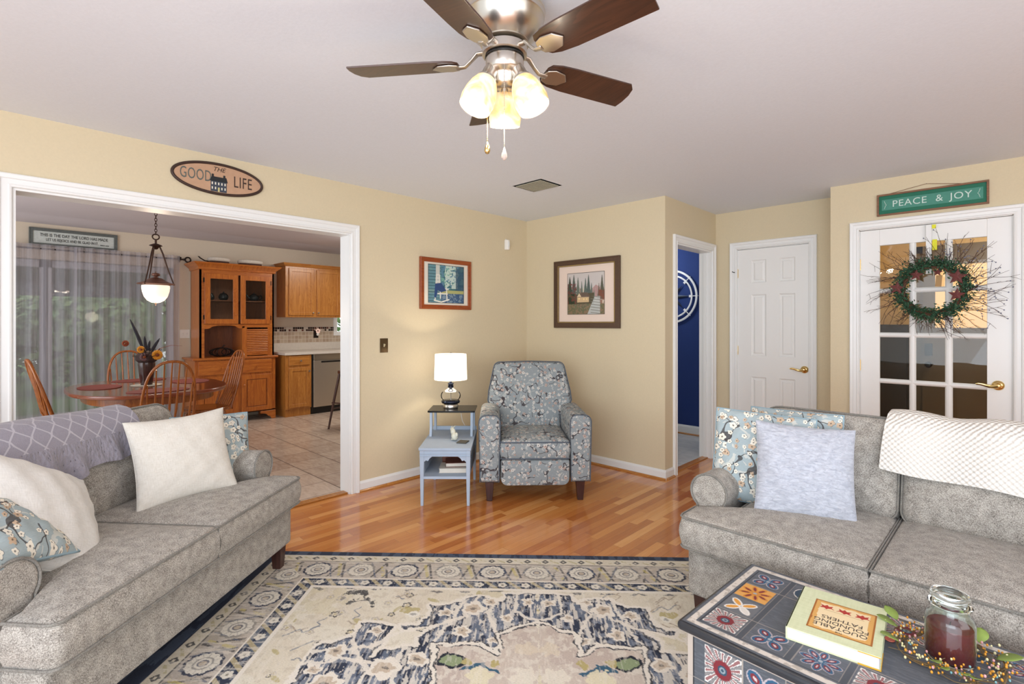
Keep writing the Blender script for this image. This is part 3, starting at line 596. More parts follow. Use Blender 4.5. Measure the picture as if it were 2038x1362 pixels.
    p.put(band(.121, .298), beige); p.put(band(.121, .298) & (n2 > .55), '#cabeb0', .7); p.put(band(.121, .298) & (n1 > .6), '#aba090', .5)
    for ph, rim in ((.0, navy), (.2375, '#9b958c')):
        u, v = run(.475, ph, .121, .298); rr = np.hypot(u, v); a = np.arctan2(v, u); sc_ = .065*(.9+.1*np.abs(np.cos(6*a)))
        p.put(band(.125, .296) & (rr < sc_+.012), rim, .95); p.put(band(.125, .296) & (rr < sc_), '#ddd6c8'); p.put(band(.125, .296) & (np.abs(rr-.035) < .004), '#8e8a86', .8)
        p.put(band(.125, .296) & (np.abs(np.sin(6*a)) < .18) & (rr < .06) & (rr > .035), '#a39d94', .7); p.put((rr < .02), '#bcae9b'); p.put(np.abs(rr-.018) < .0035, '#5c6070', .8)
    for ph in (.119, .356):
        u, v = run(.475, ph, .121, .298); p.put(band(.13, .29) & (np.abs(np.abs(u)-.022-.25*v) < .006) & (n2 > .35), ink, .75); p.put(band(.14, .28) & (np.abs(u-.3*v) < .009) & (n2 > .42), '#cbbd74', .6); p.put(band(.13, .29) & (np.abs(np.abs(u)-.05+.4*v) < .005) & (n2 > .42), '#5a6478', .7)
    p.put(band(.298, .308), cream); p.put(band(.308, .378), navy); p.put(band(.308, .378) & (n3 > .55), '#747c88', .7); u, v = run(.118, 0, .308, .378)
    p.put(band(.312, .374) & (np.hypot(u, v) < .024*(.75+.25*np.abs(np.cos(2.5*np.arctan2(v, u))))), '#ddd6c8'); p.put(band(.312, .374) & (np.hypot(u, v) < .007), '#8a8478')
    u, v = run(.118, .059, .308, .378); p.put(band(.308, .378) & (np.abs(u-v*.9) < .013), '#b8aa88', .9); p.put(band(.378, .392), cream)
    p.put((vnoise(X*.6, Y*3, 30, 12, 3) > .6) & (e < .4) & (e > .05), cream, .4); p.put((vnoise(X*4, Y*.7, 34, 13, 3) > .62) & (e > .3), cream, .3)
    o = p.mesh('rug_pile', mRug, None, Matrix.Translation((0, 0, .0085)) @ Matrix.Diagonal((1, -1, 1, 1)))
    o.data.flip_normals()
    t = thing('area_rug', 'cream and navy oriental patterned area rug on the wood floor', 'rug', (-1.943, 2.213, .0), 42); o.parent = t
    build('rug_backing', B(-hw, hw, -hd, 0, .001, .008), mRugEdge, t); return t
make_rug()

# ------------------------------------------------------------------ sofas
mSofaL = tweed('sofa tweed', '#5a554f', '#9b948b', '#c9c3b9'); mPipe = tweed('sofa piping', '#625e58', '#7f7b74', '#9a958c', 1.2)
def make_sofa(label, L=1.40):
    t = thing('sofa', label, 'sofa'); h = L/2; aw = .150
    build('base', slab(rrect(-h+.01, h-.01, .045, .88, .03), .125, .335, .02, 0, 0), mSofaL, t, smooth=60)
    build('back_frame', slab(rrect(-h+.04, h-.04, .14, .80, .06), 0, .13, .03, .0, 0), mSofaL, t, smooth=60, M=Matrix.Translation((0, .80, 0)) @ Matrix.Rotation(R(90), 4, 'X') @ Matrix.Translation((0, 0, -.13)))
    for s in (-1, 1):       # T cushions: the front corner reaches round the arm
        a, b, c = s*.004, s*(h+.005), s*(h-aw-.005)
        o = [(a, 0), (b-s*.035, 0)]+[(b-s*.035+s*.035*sin(R(q)), .035-.035*cos(R(q))) for q in (30, 60, 90)]+[(b, .165), (c, .185), (c, .66), (a, .66)]
        if s < 0: o = o[::-1]
        cu = build('seat_cushion', slab(o, .335, .49, .028, .028, bulge=.010, bcrown=0), mSofaL, t, smooth=70)
        for z in (.478, .347): build('piping', MB().tube([(x, y, z) for x, y in o[:]] if s > 0 else [(x, y, z) for x, y in o], .0052, 6, closed=True), mPipe, cu, smooth=60)
        # back cushion leaning on the frame, wide wing over the arm at the top
        x0, x1 = (.006, h-.10) if s > 0 else (-h+.10, -.006)
        bo = rrect(x0, x1, 0, .445, (.055, .055, .10, .06) if s > 0 else (.055, .055, .06, .10), 6)
        MM = Matrix.Translation((0, .60, .475)) @ Matrix.Rotation(R(90-13), 4, 'X') @ Matrix.Translation((0, 0, -.17))
        bc = build('back_cushion', slab(bo, 0, .19, .05, .03, bulge=.008, bcrown=.01), mSofaL, t, smooth=70, M=MM)
        for z in (.160,): build('piping', MB().tube([(x, y, z) for x, y in bo], .005, 6, closed=True), mPipe, bc, smooth=60, M=MM)
        # rolled arm
        ax = s*(h-.056); r = .084; zc = .550; pr = arc(ax+s*.01, zc, r, -50 if s > 0 else 230, 215 if s > 0 else -35, 18)
        w0 = [(ax-s*.060, .15), (ax+s*.058, .15)]; prof = ([w0[1]]+pr+[w0[0]]) if s > 0 else ([w0[1]]+pr+[w0[0]])
        arm = build('arm', MB().prism(prof, .19, .86, ax='y'), mSofaL, t, smooth=35, bevel=.014, seg=3)
        build('piping', MB().tube([(x, .192, z) for x, z in prof], .005, 6, closed=True), mPipe, arm, smooth=60)
        for y in (.10, .80): build('leg', MB().taper(s*(h-.06)-.03, s*(h-.06)+.03, y-.03, y+.03, 0.0, .13, .72), mDarkLeg, t, bevel=.003)
    return t
sofaL = make_sofa('light grey tweed sofa with purple-grey throw on its back, in front of the dining opening')
SL = Matrix.Translation((-2.378, .687, .009)) @ Matrix.Rotation(R(129.1), 4, 'Z'); sofaL.matrix_world = SL; sofaL.location = (-2.378, .687, .009); sofaL.rotation_euler = (0, 0, R(129.1))
sofaR = dup(sofaL, (-.340, 2.135, .009), -1.0, 'light grey tweed sofa with white waffle throw, in front of the glass panelled door')
SR = Matrix.Translation((-.340, 2.135, .009)) @ Matrix.Rotation(R(-1), 4, 'Z')

def pillow(name, label, mat, W_, H_, T_, loc, rot, pinch=.06, group=None, pipe=None, wr=.004, seed=1, power=.5, soft=0):
    """scatter cushion standing in its local xz plane, centre at the origin"""
    t = thing(name, label, 'pillow', loc, rot, group); n = 34; v = []; uv = []; f = []; r = np.random.RandomState(seed); ph = r.rand(8)*6
    def pt(a, b, s):
        x = a*W_/2*(1-pinch*(1-b*b)); z = b*H_/2*(1-pinch*(1-a*a)); th = T_/2*max(0, (1-a**2)*(1-b**2))**power
        th *= 1+.05*sin(3*a+ph[0])*cos(2.4*b+ph[1]); wv = wr*(sin(13*a+5*b+ph[2])+sin(-9*a+14*b+ph[3])+.7*sin(24*b*a+ph[4]))*max(0, (1-a*a)*(1-b*b))**.3
        return (x, s*(th+wv), z)
    for s in (-1, 1):
        for i in range(n+1):
            for j in range(n+1):
                a = sin((i/n-.5)*PI); b = sin((j/n-.5)*PI); v.append(pt(a, b, s)); uv.append((a*W_/2+s*.3, b*H_/2))
    N = (n+1)**2
    for s in (0, 1):
        for i in range(n):
            for j in range(n):
                q = (s*N+i*(n+1)+j, s*N+(i+1)*(n+1)+j, s*N+(i+1)*(n+1)+j+1, s*N+i*(n+1)+j+1); f.append(q if s == 0 else q[::-1])
    mb = MB(); mb.v = v; mb.f = f; mb.uv = uv; build('cushion_cover', mb, mat, t, smooth=180)
    edge = [pt(a, -1, 1) for a in np.linspace(-1, 1, 20)]+[pt(1, b, 1) for b in np.linspace(-1, 1, 20)[1:]]+[pt(a, 1, 1) for a in np.linspace(1, -1, 20)[1:]]+[pt(-1, b, 1) for b in np.linspace(1, -1, 20)[1:-1]]
    build('piping' if pipe else 'seam', MB().tube(edge, .0045 if pipe else .002, 6, closed=True), pipe or mat, t, smooth=60); return t
def linen(name, c1, c2, sc=1, bs=.3, rough=.9):
    m, t, b = newmat(name, Roughness=rough, Specular_IOR_Level=.15, Sheen_Weight=.1); uv = nd(t, 'UVMap'); a = nd(t, 'TexNoise', {'Vector': nd(t, 'Mapping', {'Vector': uv.outputs[0], 'Scale': (40*sc, 300*sc, 1)}).outputs[0], 'Scale': 1, 'Detail': 3}); a2 = nd(t, 'TexNoise', {'Vector': nd(t, 'Mapping', {'Vector': uv.outputs[0], 'Scale': (300*sc, 40*sc, 1)}).outputs[0], 'Scale': 1, 'Detail': 3})
    f = mth(t, 'MULTIPLY', mth(t, 'ADD', a.outputs[0], a2.outputs[0]), .5); setin(t, b, 'Base Color', ramp(t, f, [(.3, c1), (.7, c2)])); bump(t, b, f, bs, .003); return m
def plush():
    m, t, b = newmat('lavender grey plush', Roughness=.95, Specular_IOR_Level=.1, Sheen_Weight=.3); uv = nd(t, 'UVMap'); a = nd(t, 'TexNoise', {'Vector': nd(t, 'Mapping', {'Vector': uv.outputs[0], 'Scale': (40, 95, 1), 'Rotation': (0, 0, .3)}).outputs[0], 'Scale': 1, 'Detail': 5, 'Roughness': .65, 'Distortion': .8})
    setin(t, b, 'Base Color', ramp(t, a.outputs[0], [(.3, '#a3a6b2'), (.62, '#c6c9d2')])); bump(t, b, a.outputs[0], .7, .008); return m
mLinen = linen('cream linen', '#cdc6ba', '#e3ded5'); mLinenW = linen('white linen', '#d2cec7', '#e8e5e0'); mFluff = plush()
mFlorP = floral('blue blossom print', '#a3b0b3', '#e6dfd0', '#c4ab92', '#433c3a', .85, 1.3, .46, .95, 1.3, .7); mFlorR = floral('grey blossom print', '#8f9698', '#cdc9c2', '#b9a398', '#3b3033', 1.0, 4.1, .60, .88, 1.7, .72); mPipeB = plain('blue piping', '#8fa6b0', .9)
def onL(x, y, z): return tuple(SL @ Vector((x, y, z-.009)))
def onR(x, y, z): return tuple(SR @ Vector((x, y, z-.009)))
def rotw(base, lean, roll, yaw): return tuple(math.degrees(a) for a in (Matrix.Rotation(R(base+yaw), 3, 'Z') @ Matrix.Rotation(R(-lean), 3, 'X') @ Matrix.Rotation(R(roll), 3, 'Y')).to_euler())
pillow('throw_pillow', 'blue blossom print pillow tucked behind the large cream one on the far sofa end', mFlorP, .37, .37, .13, onL(.56, .43, .668), rotw(129.1, 18, 2, -42), .03, pipe=mPipeB, seed=3)
pillow('throw_pillow', 'large plain cream linen pillow beside the purple-grey throw', mLinen, .435, .415, .14, onL(.295, .385, .70), rotw(129.1, 20, -2, -33), .085, seed=4, wr=.0015)
pillow('throw_pillow', 'white linen pillow lying tilted behind the near blossom print one', mLinenW, .46, .46, .17, onL(-.37, .41, .66), rotw(129.1, 34, 38, 20), .05, seed=5, wr=.003)
pillow('throw_pillow', 'blue blossom print pillow lying against the near sofa arm', mFlorP, .37, .37, .15, onL(-.565, .37, .695), rotw(129.1, 54, 26, 32), .04, pipe=mPipeB, seed=6, wr=.002)
pillow('throw_pillow', 'pale blue blossom print pillow leaning on the rolled arm at the sofa corner', mFlorP, .43, .43, .13, onR(-.50, .43, .70), rotw(-1, 10, 3, 16), .02, pipe=mPipeB, seed=8)
pillow('throw_pillow', 'blue blossom print pillow hidden behind the lavender-grey one', mFlorP, .40, .40, .12, onR(-.40, .55, .725), rotw(-1, 14, 0, 4), .02, pipe=mPipeB, seed=9)
pillow('throw_pillow', 'fluffy lavender-grey pillow in front of two blossom print pillows', mFluff, .395, .405, .15, onR(-.305, .38, .69), rotw(-1, 16, 3, 26), .055, seed=10, wr=.004)

# throws, draped over the backs
def throw(name, label, mat, S_, prof, x0, x1, fn, thick, rz, loc, fringe=None, ns=60, nt_=60):
    t = thing(name, label, 'throw blanket', loc, rz); P_ = [Vector(p) for p in prof]; Ls = [0]
    for a, b in zip(P_, P_[1:]): Ls.append(Ls[-1]+(b-a).length)
    def at(s):
        s = min(max(s, 0), Ls[-1]-1e-6)
        for i in range(len(P_)-1):
            if s <= Ls[i+1]:
                k = (s-Ls[i])/(Ls[i+1]-Ls[i]); d = (P_[i+1]-P_[i]).normalized(); return P_[i].lerp(P_[i+1], k), Vector((d.y, -d.x))
    v = []; uv = []; f = []
    for lay in (0, 1):
        for i in range(ns+1):
            for j in range(nt_+1):
                x = x0+(x1-x0)*j/nt_; s, xo, off = fn(i/ns, j/nt_, Ls[-1]); q, n = at(s); o = off+(0 if lay else -thick)
                v.append((x+xo, q.x+n.x*o, q.y+n.y*o)); uv.append((x+xo, s))
    N = (ns+1)*(nt_+1)
    for lay in (0, 1):
        for i in range(ns):
            for j in range(nt_):
                a = lay*N+i*(nt_+1)+j; q = (a, a+1, a+nt_+2, a+nt_+1); f.append(q if lay else q[::-1])
    bd = [(i*(nt_+1), (i+1)*(nt_+1)) for i in range(ns)]+[(i*(nt_+1)+nt_, (i+1)*(nt_+1)+nt_) for i in range(ns)]+[(j, j+1) for j in range(nt_)]+[(ns*(nt_+1)+j, ns*(nt_+1)+j+1) for j in range(nt_)]
    for a, b in bd: f.append((a, b, N+b, N+a))
    mb = MB(); mb.v = v; mb.f = f; mb.uv = uv; o = build('blanket', mb, mat, t, smooth=60); 
    me = o.data; bm = bmesh.new(); bm.from_mesh(me); bmesh.ops.recalc_face_normals(bm, faces=bm.faces); bm.to_mesh(me); bm.free(); return t
def quilt():
    m, t, b = newmat('purple grey knit', Roughness=.95, Specular_IOR_Level=.1, Sheen_Weight=.2); uv = nd(t, 'UVMap'); s = nd(t, 'SeparateXYZ', {0: uv.outputs[0]}); x, y = s.outputs[0], s.outputs[1]
    def line(a): fr = mth(t, 'FRACT', a); return mth(t, 'LESS_THAN', mth(t, 'ABSOLUTE', mth(t, 'SUBTRACT', fr, .5)), .05)
    l = mth(t, 'MAXIMUM', line(mth(t, 'ADD', mth(t, 'MULTIPLY', x, 12.5), mth(t, 'MULTIPLY', y, 12))), line(mth(t, 'SUBTRACT', mth(t, 'MULTIPLY', x, 12.5), mth(t, 'MULTIPLY', y, 12))))
    n = nd(t, 'TexNoise', {'Vector': nd(t, 'Mapping', {'Vector': uv.outputs[0], 'Scale': (500, 160, 1)}).outputs[0], 'Scale': 1, 'Detail': 2})
    low = mth(t, 'GREATER_THAN', y, .80); l = mth(t, 'MULTIPLY', l, mth(t, 'SUBTRACT', 1.0, low)); vo = nd(t, 'TexVoronoi', {'Vector': nd(t, 'Mapping', {'Vector': uv.outputs[0], 'Scale': (1, .45, 1)}).outputs[0], 'Scale': 85})
    hole = mth(t, 'MULTIPLY', low, mth(t, 'LESS_THAN', vo.outputs[0], .16)); c = mixc(t, n.outputs[0], srgb('#85808a'), srgb('#a9a4ae')); c = mixc(t, l, c, srgb('#bbb6be')); c = mixc(t, mth(t, 'MULTIPLY', hole, .6), c, srgb('#4c4856'))
    setin(t, b, 'Base Color', c); bump(t, b, mth(t, 'ADD', mth(t, 'ADD', l, mth(t, 'MULTIPLY', n.outputs[0], .3)), mth(t, 'MULTIPLY', mth(t, 'MULTIPLY', low, vo.outputs[0]), 1.2)), .8, .006); return m
def waffle():
    m, t, b = newmat('white waffle weave', Roughness=.95, Specular_IOR_Level=.1, Base_Color=srgb('#efe9df')); uv = nd(t, 'UVMap'); s = nd(t, 'SeparateXYZ', {0: uv.outputs[0]}); k = 2*PI/.022
    h = mth(t, 'MULTIPLY', mth(t, 'SINE', mth(t, 'MULTIPLY', s.outputs[0], k)), mth(t, 'SINE', mth(t, 'MULTIPLY', s.outputs[1], k))); n = nd(t, 'TexNoise', {'Vector': uv.outputs[0], 'Scale': 300})
    setin(t, b, 'Base Color', mixc(t, mth(t, 'ADD', mth(t, 'MULTIPLY', h, .25), .6), srgb('#e3dbcf'), srgb('#f3eee6'))); bump(t, b, mth(t, 'ADD', h, mth(t, 'MULTIPLY', n.outputs[0], .3)), .7, .006); return m
PROF = [(.945, .40), (.945, .76), (.940, .81), (.915, .85), (.87, .885), (.81, .908), (.74, .918), (.69, .905), (.655, .868), (.630, .80), (.608, .72), (.583, .61), (.56, .50)]
def fL(a, b, L): # a along the drape, b along the sofa (0 near, 1 far)
    end = 1.06-.17*b+.015*sin(b*23); s = a*end; rf = max(0, (s-.80)/.12); return s, .07*(1-a)*0+.02*sin(6*a), .022+.006*sin(9*b+4*a)+min(1, rf)*(.012*sin(46*b+8*a)+.010*sin(71*b-9*a))
throw('throw_blanket', 'purple-grey diamond knit throw draped over the sofa back by the dining opening', quilt(), SL, PROF, -.78, .33, fL, .012, 129.1, (-2.378, .687, .009), ns=90, nt_=150)
def fR(a, b, L): end = .93+.035*b+.006*sin(b*9); return a*end, .05*(1-a)+.012*sin(5*a), .024+.004*sin(7*b+3*a)+.006*sin(15*b)
throw('throw_blanket', 'cream-white waffle weave throw over the sofa back before the glass panelled door', waffle(), SR, PROF, -.055, .62, fR, .016, -1.0, (-.340, 2.135, .009))

# ------------------------------------------------------------------ recliner
def recliner():
    t = thing('recliner_chair', 'grey blossom print recliner armchair in the corner on dark wooden legs', 'armchair', (-2.555, 2.898, 0), 46); m = mFlorR
    build('base', slab(rrect(-.27, .27, .05, .66, .03), .14, .33, .02, 0, 0), m, t, smooth=60)
    so = rrect(-.262, .262, -.035, .56, (.03, .03, .03, .03)); cu = build('seat_cushion', slab(so, .315, .465, .03, .03, bulge=.008), m, t, smooth=70)
    for z in (.450, .328): build('piping', MB().tube([(x, y, z) for x, y in so], .005, 6, closed=True), mPipeD, cu)
    MM = Matrix.Translation((0, .0, .125)) @ Matrix.Rotation(R(90), 4, 'X'); fo = rrect(-.258, .258, 0, .19, (.05, .05, .015, .015)); build('footrest_panel', slab(fo, -.01, .03, .012, .012, bulge=.002), m, t, smooth=70, M=MM)
    for s in (-1, 1):
        ax = s*.345; o = [(ax-.072, .15), (ax+.072, .15), (ax+.080, .56)]+arc(ax+.030, .60, .050, 0, 90, 6)+arc(ax-.030, .60, .050, 90, 180, 6)+[(ax-.080, .56)]
        a = build('arm', MB().prism(o, -.02, .62, ax='y'), m, t, smooth=35, bevel=.018, seg=3); build('piping', MB().tube([(x, -.012, z) for x, z in o], .004, 6, closed=True), mPipeD, a)
        build('leg', MB().taper(ax-.034, ax+.034, -.005, .06, 0, .16, .62), mDarkLeg, t, bevel=.003, label='dark wooden leg'); build('leg', MB().taper(ax-.03, ax+.03, .56, .62, 0, .16, .62), mDarkLeg, t, bevel=.003)
    bo = [(-.262, 0), (.262, 0), (.262, .13), (.30, .19), (.345, .215), (.365, .26), (.358, .34)]+arc(.315-.055, .60-.055, .055, 12, 90, 6)+[(0, .607)]+arc(-.315+.055, .60-.055, .055, 90, 168, 6)+[(-.358, .34), (-.365, .26), (-.345, .215), (-.30, .19), (-.262, .13)]
    MB_ = Matrix.Translation((0, .50, .43)) @ Matrix.Rotation(R(90-17), 4, 'X') @ Matrix.Translation((0, 0, -.18))
    b = build('backrest', slab(bo, 0, .18, .035, .022, bulge=.004), m, t, smooth=70, M=MB_); build('piping', MB().tube([(x, y, .168) for x, y in bo], .0045, 6, closed=True), mPipeD, b, M=MB_)
mPipeD = plain('slate piping', '#59606a', .9); recliner()

# ------------------------------------------------------------------ side table, lamp, things on it
mBluePaint = plain('chalky blue paint', '#a9b7c8', .6, nscale=14, nstr=.08, var=.07); mGloss = plain('black glossy top', '#141517', .22, Specular_IOR_Level=.25)
ST = (-3.188, 2.593); aST = 44
def side_table():
    t = thing('step_table', 'blue painted two-tier side table with black upper shelf beside the recliner', 'side table', (ST[0], ST[1], 0), aST); w_ = .187; y0, y1 = -.335, .335; p = mBluePaint
    build('tabletop', MB().prism(rrect(-w_-.006, w_+.006, y0-.012, y1-.01, .006, 2), .412, .43), p, t, bevel=.003)
    ap = MB().box(-w_+.002, w_-.002, y0+.002, y0+.018, .365, .412).box(-w_+.002, -w_+.016, y0, y1-.02, .365, .412).box(w_-.016, w_-.002, y0, y1-.02, .365, .412).box(-w_, w_, y0-.004, y0+.01, .382, .388).box(-w_, w_, y0-.004, y0+.01, .366, .371)
    build('apron', ap, p, t, bevel=.002)
    for s in (-1, 1):
        c = [(s*(w_-.03), .366), (s*(w_-.03), .315)]+[(s*(w_-.03-.022+.022*cos(R(a))), .315+.0+.022*sin(R(a))) for a in (-30, 30, 75)]+[(s*(w_-.062), .332), (s*(w_-.075), .352), (s*(w_-.095), .366)]
        build('bracket', MB().prism(c, y0+.004, y0+.014, ax='y'), p, t)
    for sx in (-1, 1):
        for yy in (y0, y1-.045): build('leg', MB().taper(sx*(w_-.017)-.017, sx*(w_-.017)+.017, yy, yy+.034, 0, .412, .62), p, t, bevel=.003)
    build('lower_shelf', MB().box(-w_+.01, w_-.01, y0+.005, y1-.03, .198, .218), p, t, bevel=.003)
    for s in (-1, 1): build('shelf_rail', MB().box(s*(w_-.016)-.006, s*(w_-.016)+.006, y0+.10, y1-.03, .218, .30), p, t, bevel=.003)
    # upper tier: four posts, two of them sweeping forward at the foot
    for s in (-1, 1):
        x = s*(w_-.022); build('post', MB().prism([(.035, .43), (.075, .43), (.082, .50), (.082, .622), (.058, .622), (.056, .50)], x-.010, x+.010, ax='x'), p, t, bevel=.002); build('post', MB().box(x-.010, x+.010, y1-.045, y1-.02, .43, .622), p, t, bevel=.002)
    build('gallery', MB().box(-w_, w_, y1-.032, y1-.02, .43, .462), p, t, bevel=.002)
    fr = [(-w_-.004+(2*w_+.008)*i/24, .045-.012*math.exp(-((i-4)/3.)**2)*0-.010*sin(i/24*PI)**.5*1) for i in range(25)]
    build('upper_shelf', MB().prism(fr+[(w_+.004, y1), (-w_-.004, y1)], .622, .636), mGloss, t, bevel=.003, label='glossy black upper shelf')
side_table()
def loc_st(x, y, z): v = Matrix.Rotation(R(aST), 3, 'Z') @ Vector((x, y, 0)); return (ST[0]+v.x, ST[1]+v.y, z)
mChrome = plain('chrome', '#e8e8ea', .06, 1.0); mSmoke = plain('mirrored smoke glass', '#3a3f4e', .06, .85); mShade = bpy.data.materials.new('lit lamp shade'); mShade.use_nodes = True
tt = mShade.node_tree; tt.nodes.remove(tt.nodes['Principled BSDF']); tl_ = nd(tt, 'BsdfTranslucent', {'Color': (1, .97, .92)}); em_ = nd(tt, 'Emission', {'Color': (1, .95, .88), 'Strength': .55}); ad = nd(tt, 'AddShader', {0: tl_.outputs[0], 1: em_.outputs[0]}); tt.links.new(ad.outputs[0], tt.nodes['Material Output'].inputs[0])
mLampGl = glassmat('lamp glass', ior=1.12)
def lamp():
    t = thing('table_lamp', 'lit table lamp with white drum shade and chrome and glass base', 'lamp', loc_st(-.02, .185, .637), 0)
    build('foot', MB().lathe([(.001, 0), (.060, 0), (.062, .006), (.062, .028), (.058, .034), (.001, .036)], 32), mNickel, t, smooth=40)
    build('body_lower', MB().lathe([(.058, .036), (.074, .044), (.079, .054), (.076, .064), (.060, .070), (.001, .071)], 32), mSmoke, t, smooth=40)
    build('glass_body', MB().lathe([(.066, .068), (.080, .085), (.083, .105), (.078, .125), (.066, .140)], 32, cap=False), mLampGl, t, smooth=60)
    build('body_upper', MB().lathe([(.068, .138), (.058, .150), (.040, .160), (.026, .166), (.022, .172)], 32), mChrome, t, smooth=60)
    build('neck', MB().lathe([(.022, .168), (.024, .176), (.024, .188), (.018, .192), (.026, .2), (.022, .21), (.010, .214), (.008, .235), (.001, .236)], 24), mSmoke, t, smooth=40)
    build('stem', MB().tube([(0, 0, .07), (0, 0, .17)], .004, 8), mChrome, t); build('bulb', MB().ball((0, 0, .31), .03, 16), emis('lamp bulb', (1, .9, .75), 12), t, smooth=60)
    build('shade', MB().lathe([(.134, .237), (.136, .24), (.130, .450), (.128, .451), (.128, .449), (.134, .241), (.134, .237)], 48, cap=False), mShade, t, smooth=50)
    build('finial', MB().lathe([(.003, .34), (.003, .452), (.008, .456), (.001, .466)], 10).tube([(-.128, 0, .445), (.128, 0, .445)], .0015, 6), mNickel, t)
    light('table_lamp_light', 'POINT', loc_st(-.02, .185, .637+.33), 13, (1, .86, .68), rad=.035)
lamp()
tag(build('lamp_cord', MB().tube([loc_st(*q) for q in ((.03, .24, .64), (.045, .345, .60), (.06, .35, .50), (.10, .36, .42), (.14, .37, .30), (.17, .42, .18), (.16, .50, .12))], .003, 6), mWhiteP), 'thin lamp cord hanging behind the upper shelf of the blue side table', 'cord')
mPorc = plain('glazed cream porcelain', '#d8d6c4', .18, nscale=12, var=.1)
def rabbit():
    t = thing('rabbit_figurine', 'small glazed cream animal figurine on the blue side table', 'figurine', loc_st(.045, -.10, .431), -15)
    mb = MB().ball((0, 0, .032), .032, 16, (1.15, .8, 1)).ball((-.028, 0, .062), .024, 14, (1, .85, 1.1)).ball((-.046, 0, .078), .018, 12, (1.1, .9, .9)).ball((.034, 0, .05), .016, 10, (1, .8, 1.2)).ball((-.02, .012, .006), .012, 10, (1.6, .8, .6)).ball((-.02, -.012, .006), .012, 10, (1.6, .8, .6))
    bd = build('body', mb, mPorc, t, smooth=180); rm = bd.modifiers.new('r', 'REMESH'); rm.mode = 'VOXEL'; rm.voxel_size = .004; rm.use_smooth_shade = True; sm = bd.modifiers.new('s', 'SMOOTH'); sm.iterations = 4
    for s in (-1, 1): build('ear', MB().tube([(-.04, s*.007, .088), (-.028, s*.011, .104), (-.014, s*.013, .112)], [.005, .007, .002], 8, flat=.6), mPorc, t, smooth=60)
rabbit()
tag(build('coaster', MB().box(-.038, .038, -.045, .045, 0, .008), plain('dark slate coaster', '#4e4a42', .35), bevel=.003), 'small dark square coaster beside the animal figurine', 'coaster'); o = bpy.data.objects['coaster']; o.location = loc_st(.115, -.165, .431); o.rotation_euler = (0, 0, R(30))
mPage = plain('page block', '#d9d2c6', .8, nscale=60, var=.08)
def book(label, loc, rz, w_, d, h, cov):
    t = thing('book', label, 'book', loc, rz); build('pages', B(-w_/2+.004, w_/2-.004, -d/2+.003, d/2, .003, h-.003), mPage, t); build('cover', MB().box(-w_/2, w_/2, -d/2, d/2, 0, .003).box(-w_/2, w_/2, -d/2, d/2, h-.003, h).box(-w_/2, w_/2, d/2-.001, d/2+.003, 0, h), cov, t); return t
book('thick white-paged book lying at the bottom of the blue table shelf', loc_st(.055, -.16, .219), aST+2, .23, .17, .034, plain('pale cover', '#cfc8bd', .5)); book('brown-covered book stacked on the white-paged one under the blue table', loc_st(.075, -.13, .254), aST+6, .19, .15, .03, plain('brown cover', '#6a3526', .5))
t = thing('storage_box', 'brown open box standing at the back of the blue table shelf', 'box', loc_st(.04, .10, .219), aST+4)
build('box_body', MB().box(-.11, .11, -.11, -.10, 0, .11).box(-.11, .11, .10, .11, 0, .11).box(-.11, -.10, -.10, .10, 0, .11).box(.10, .11, -.10, .10, 0, .11).box(-.10, .10, -.10, .10, 0, .01), wood('box wood', '#5a2c1c', '#85472c', .5, 'u'), t)
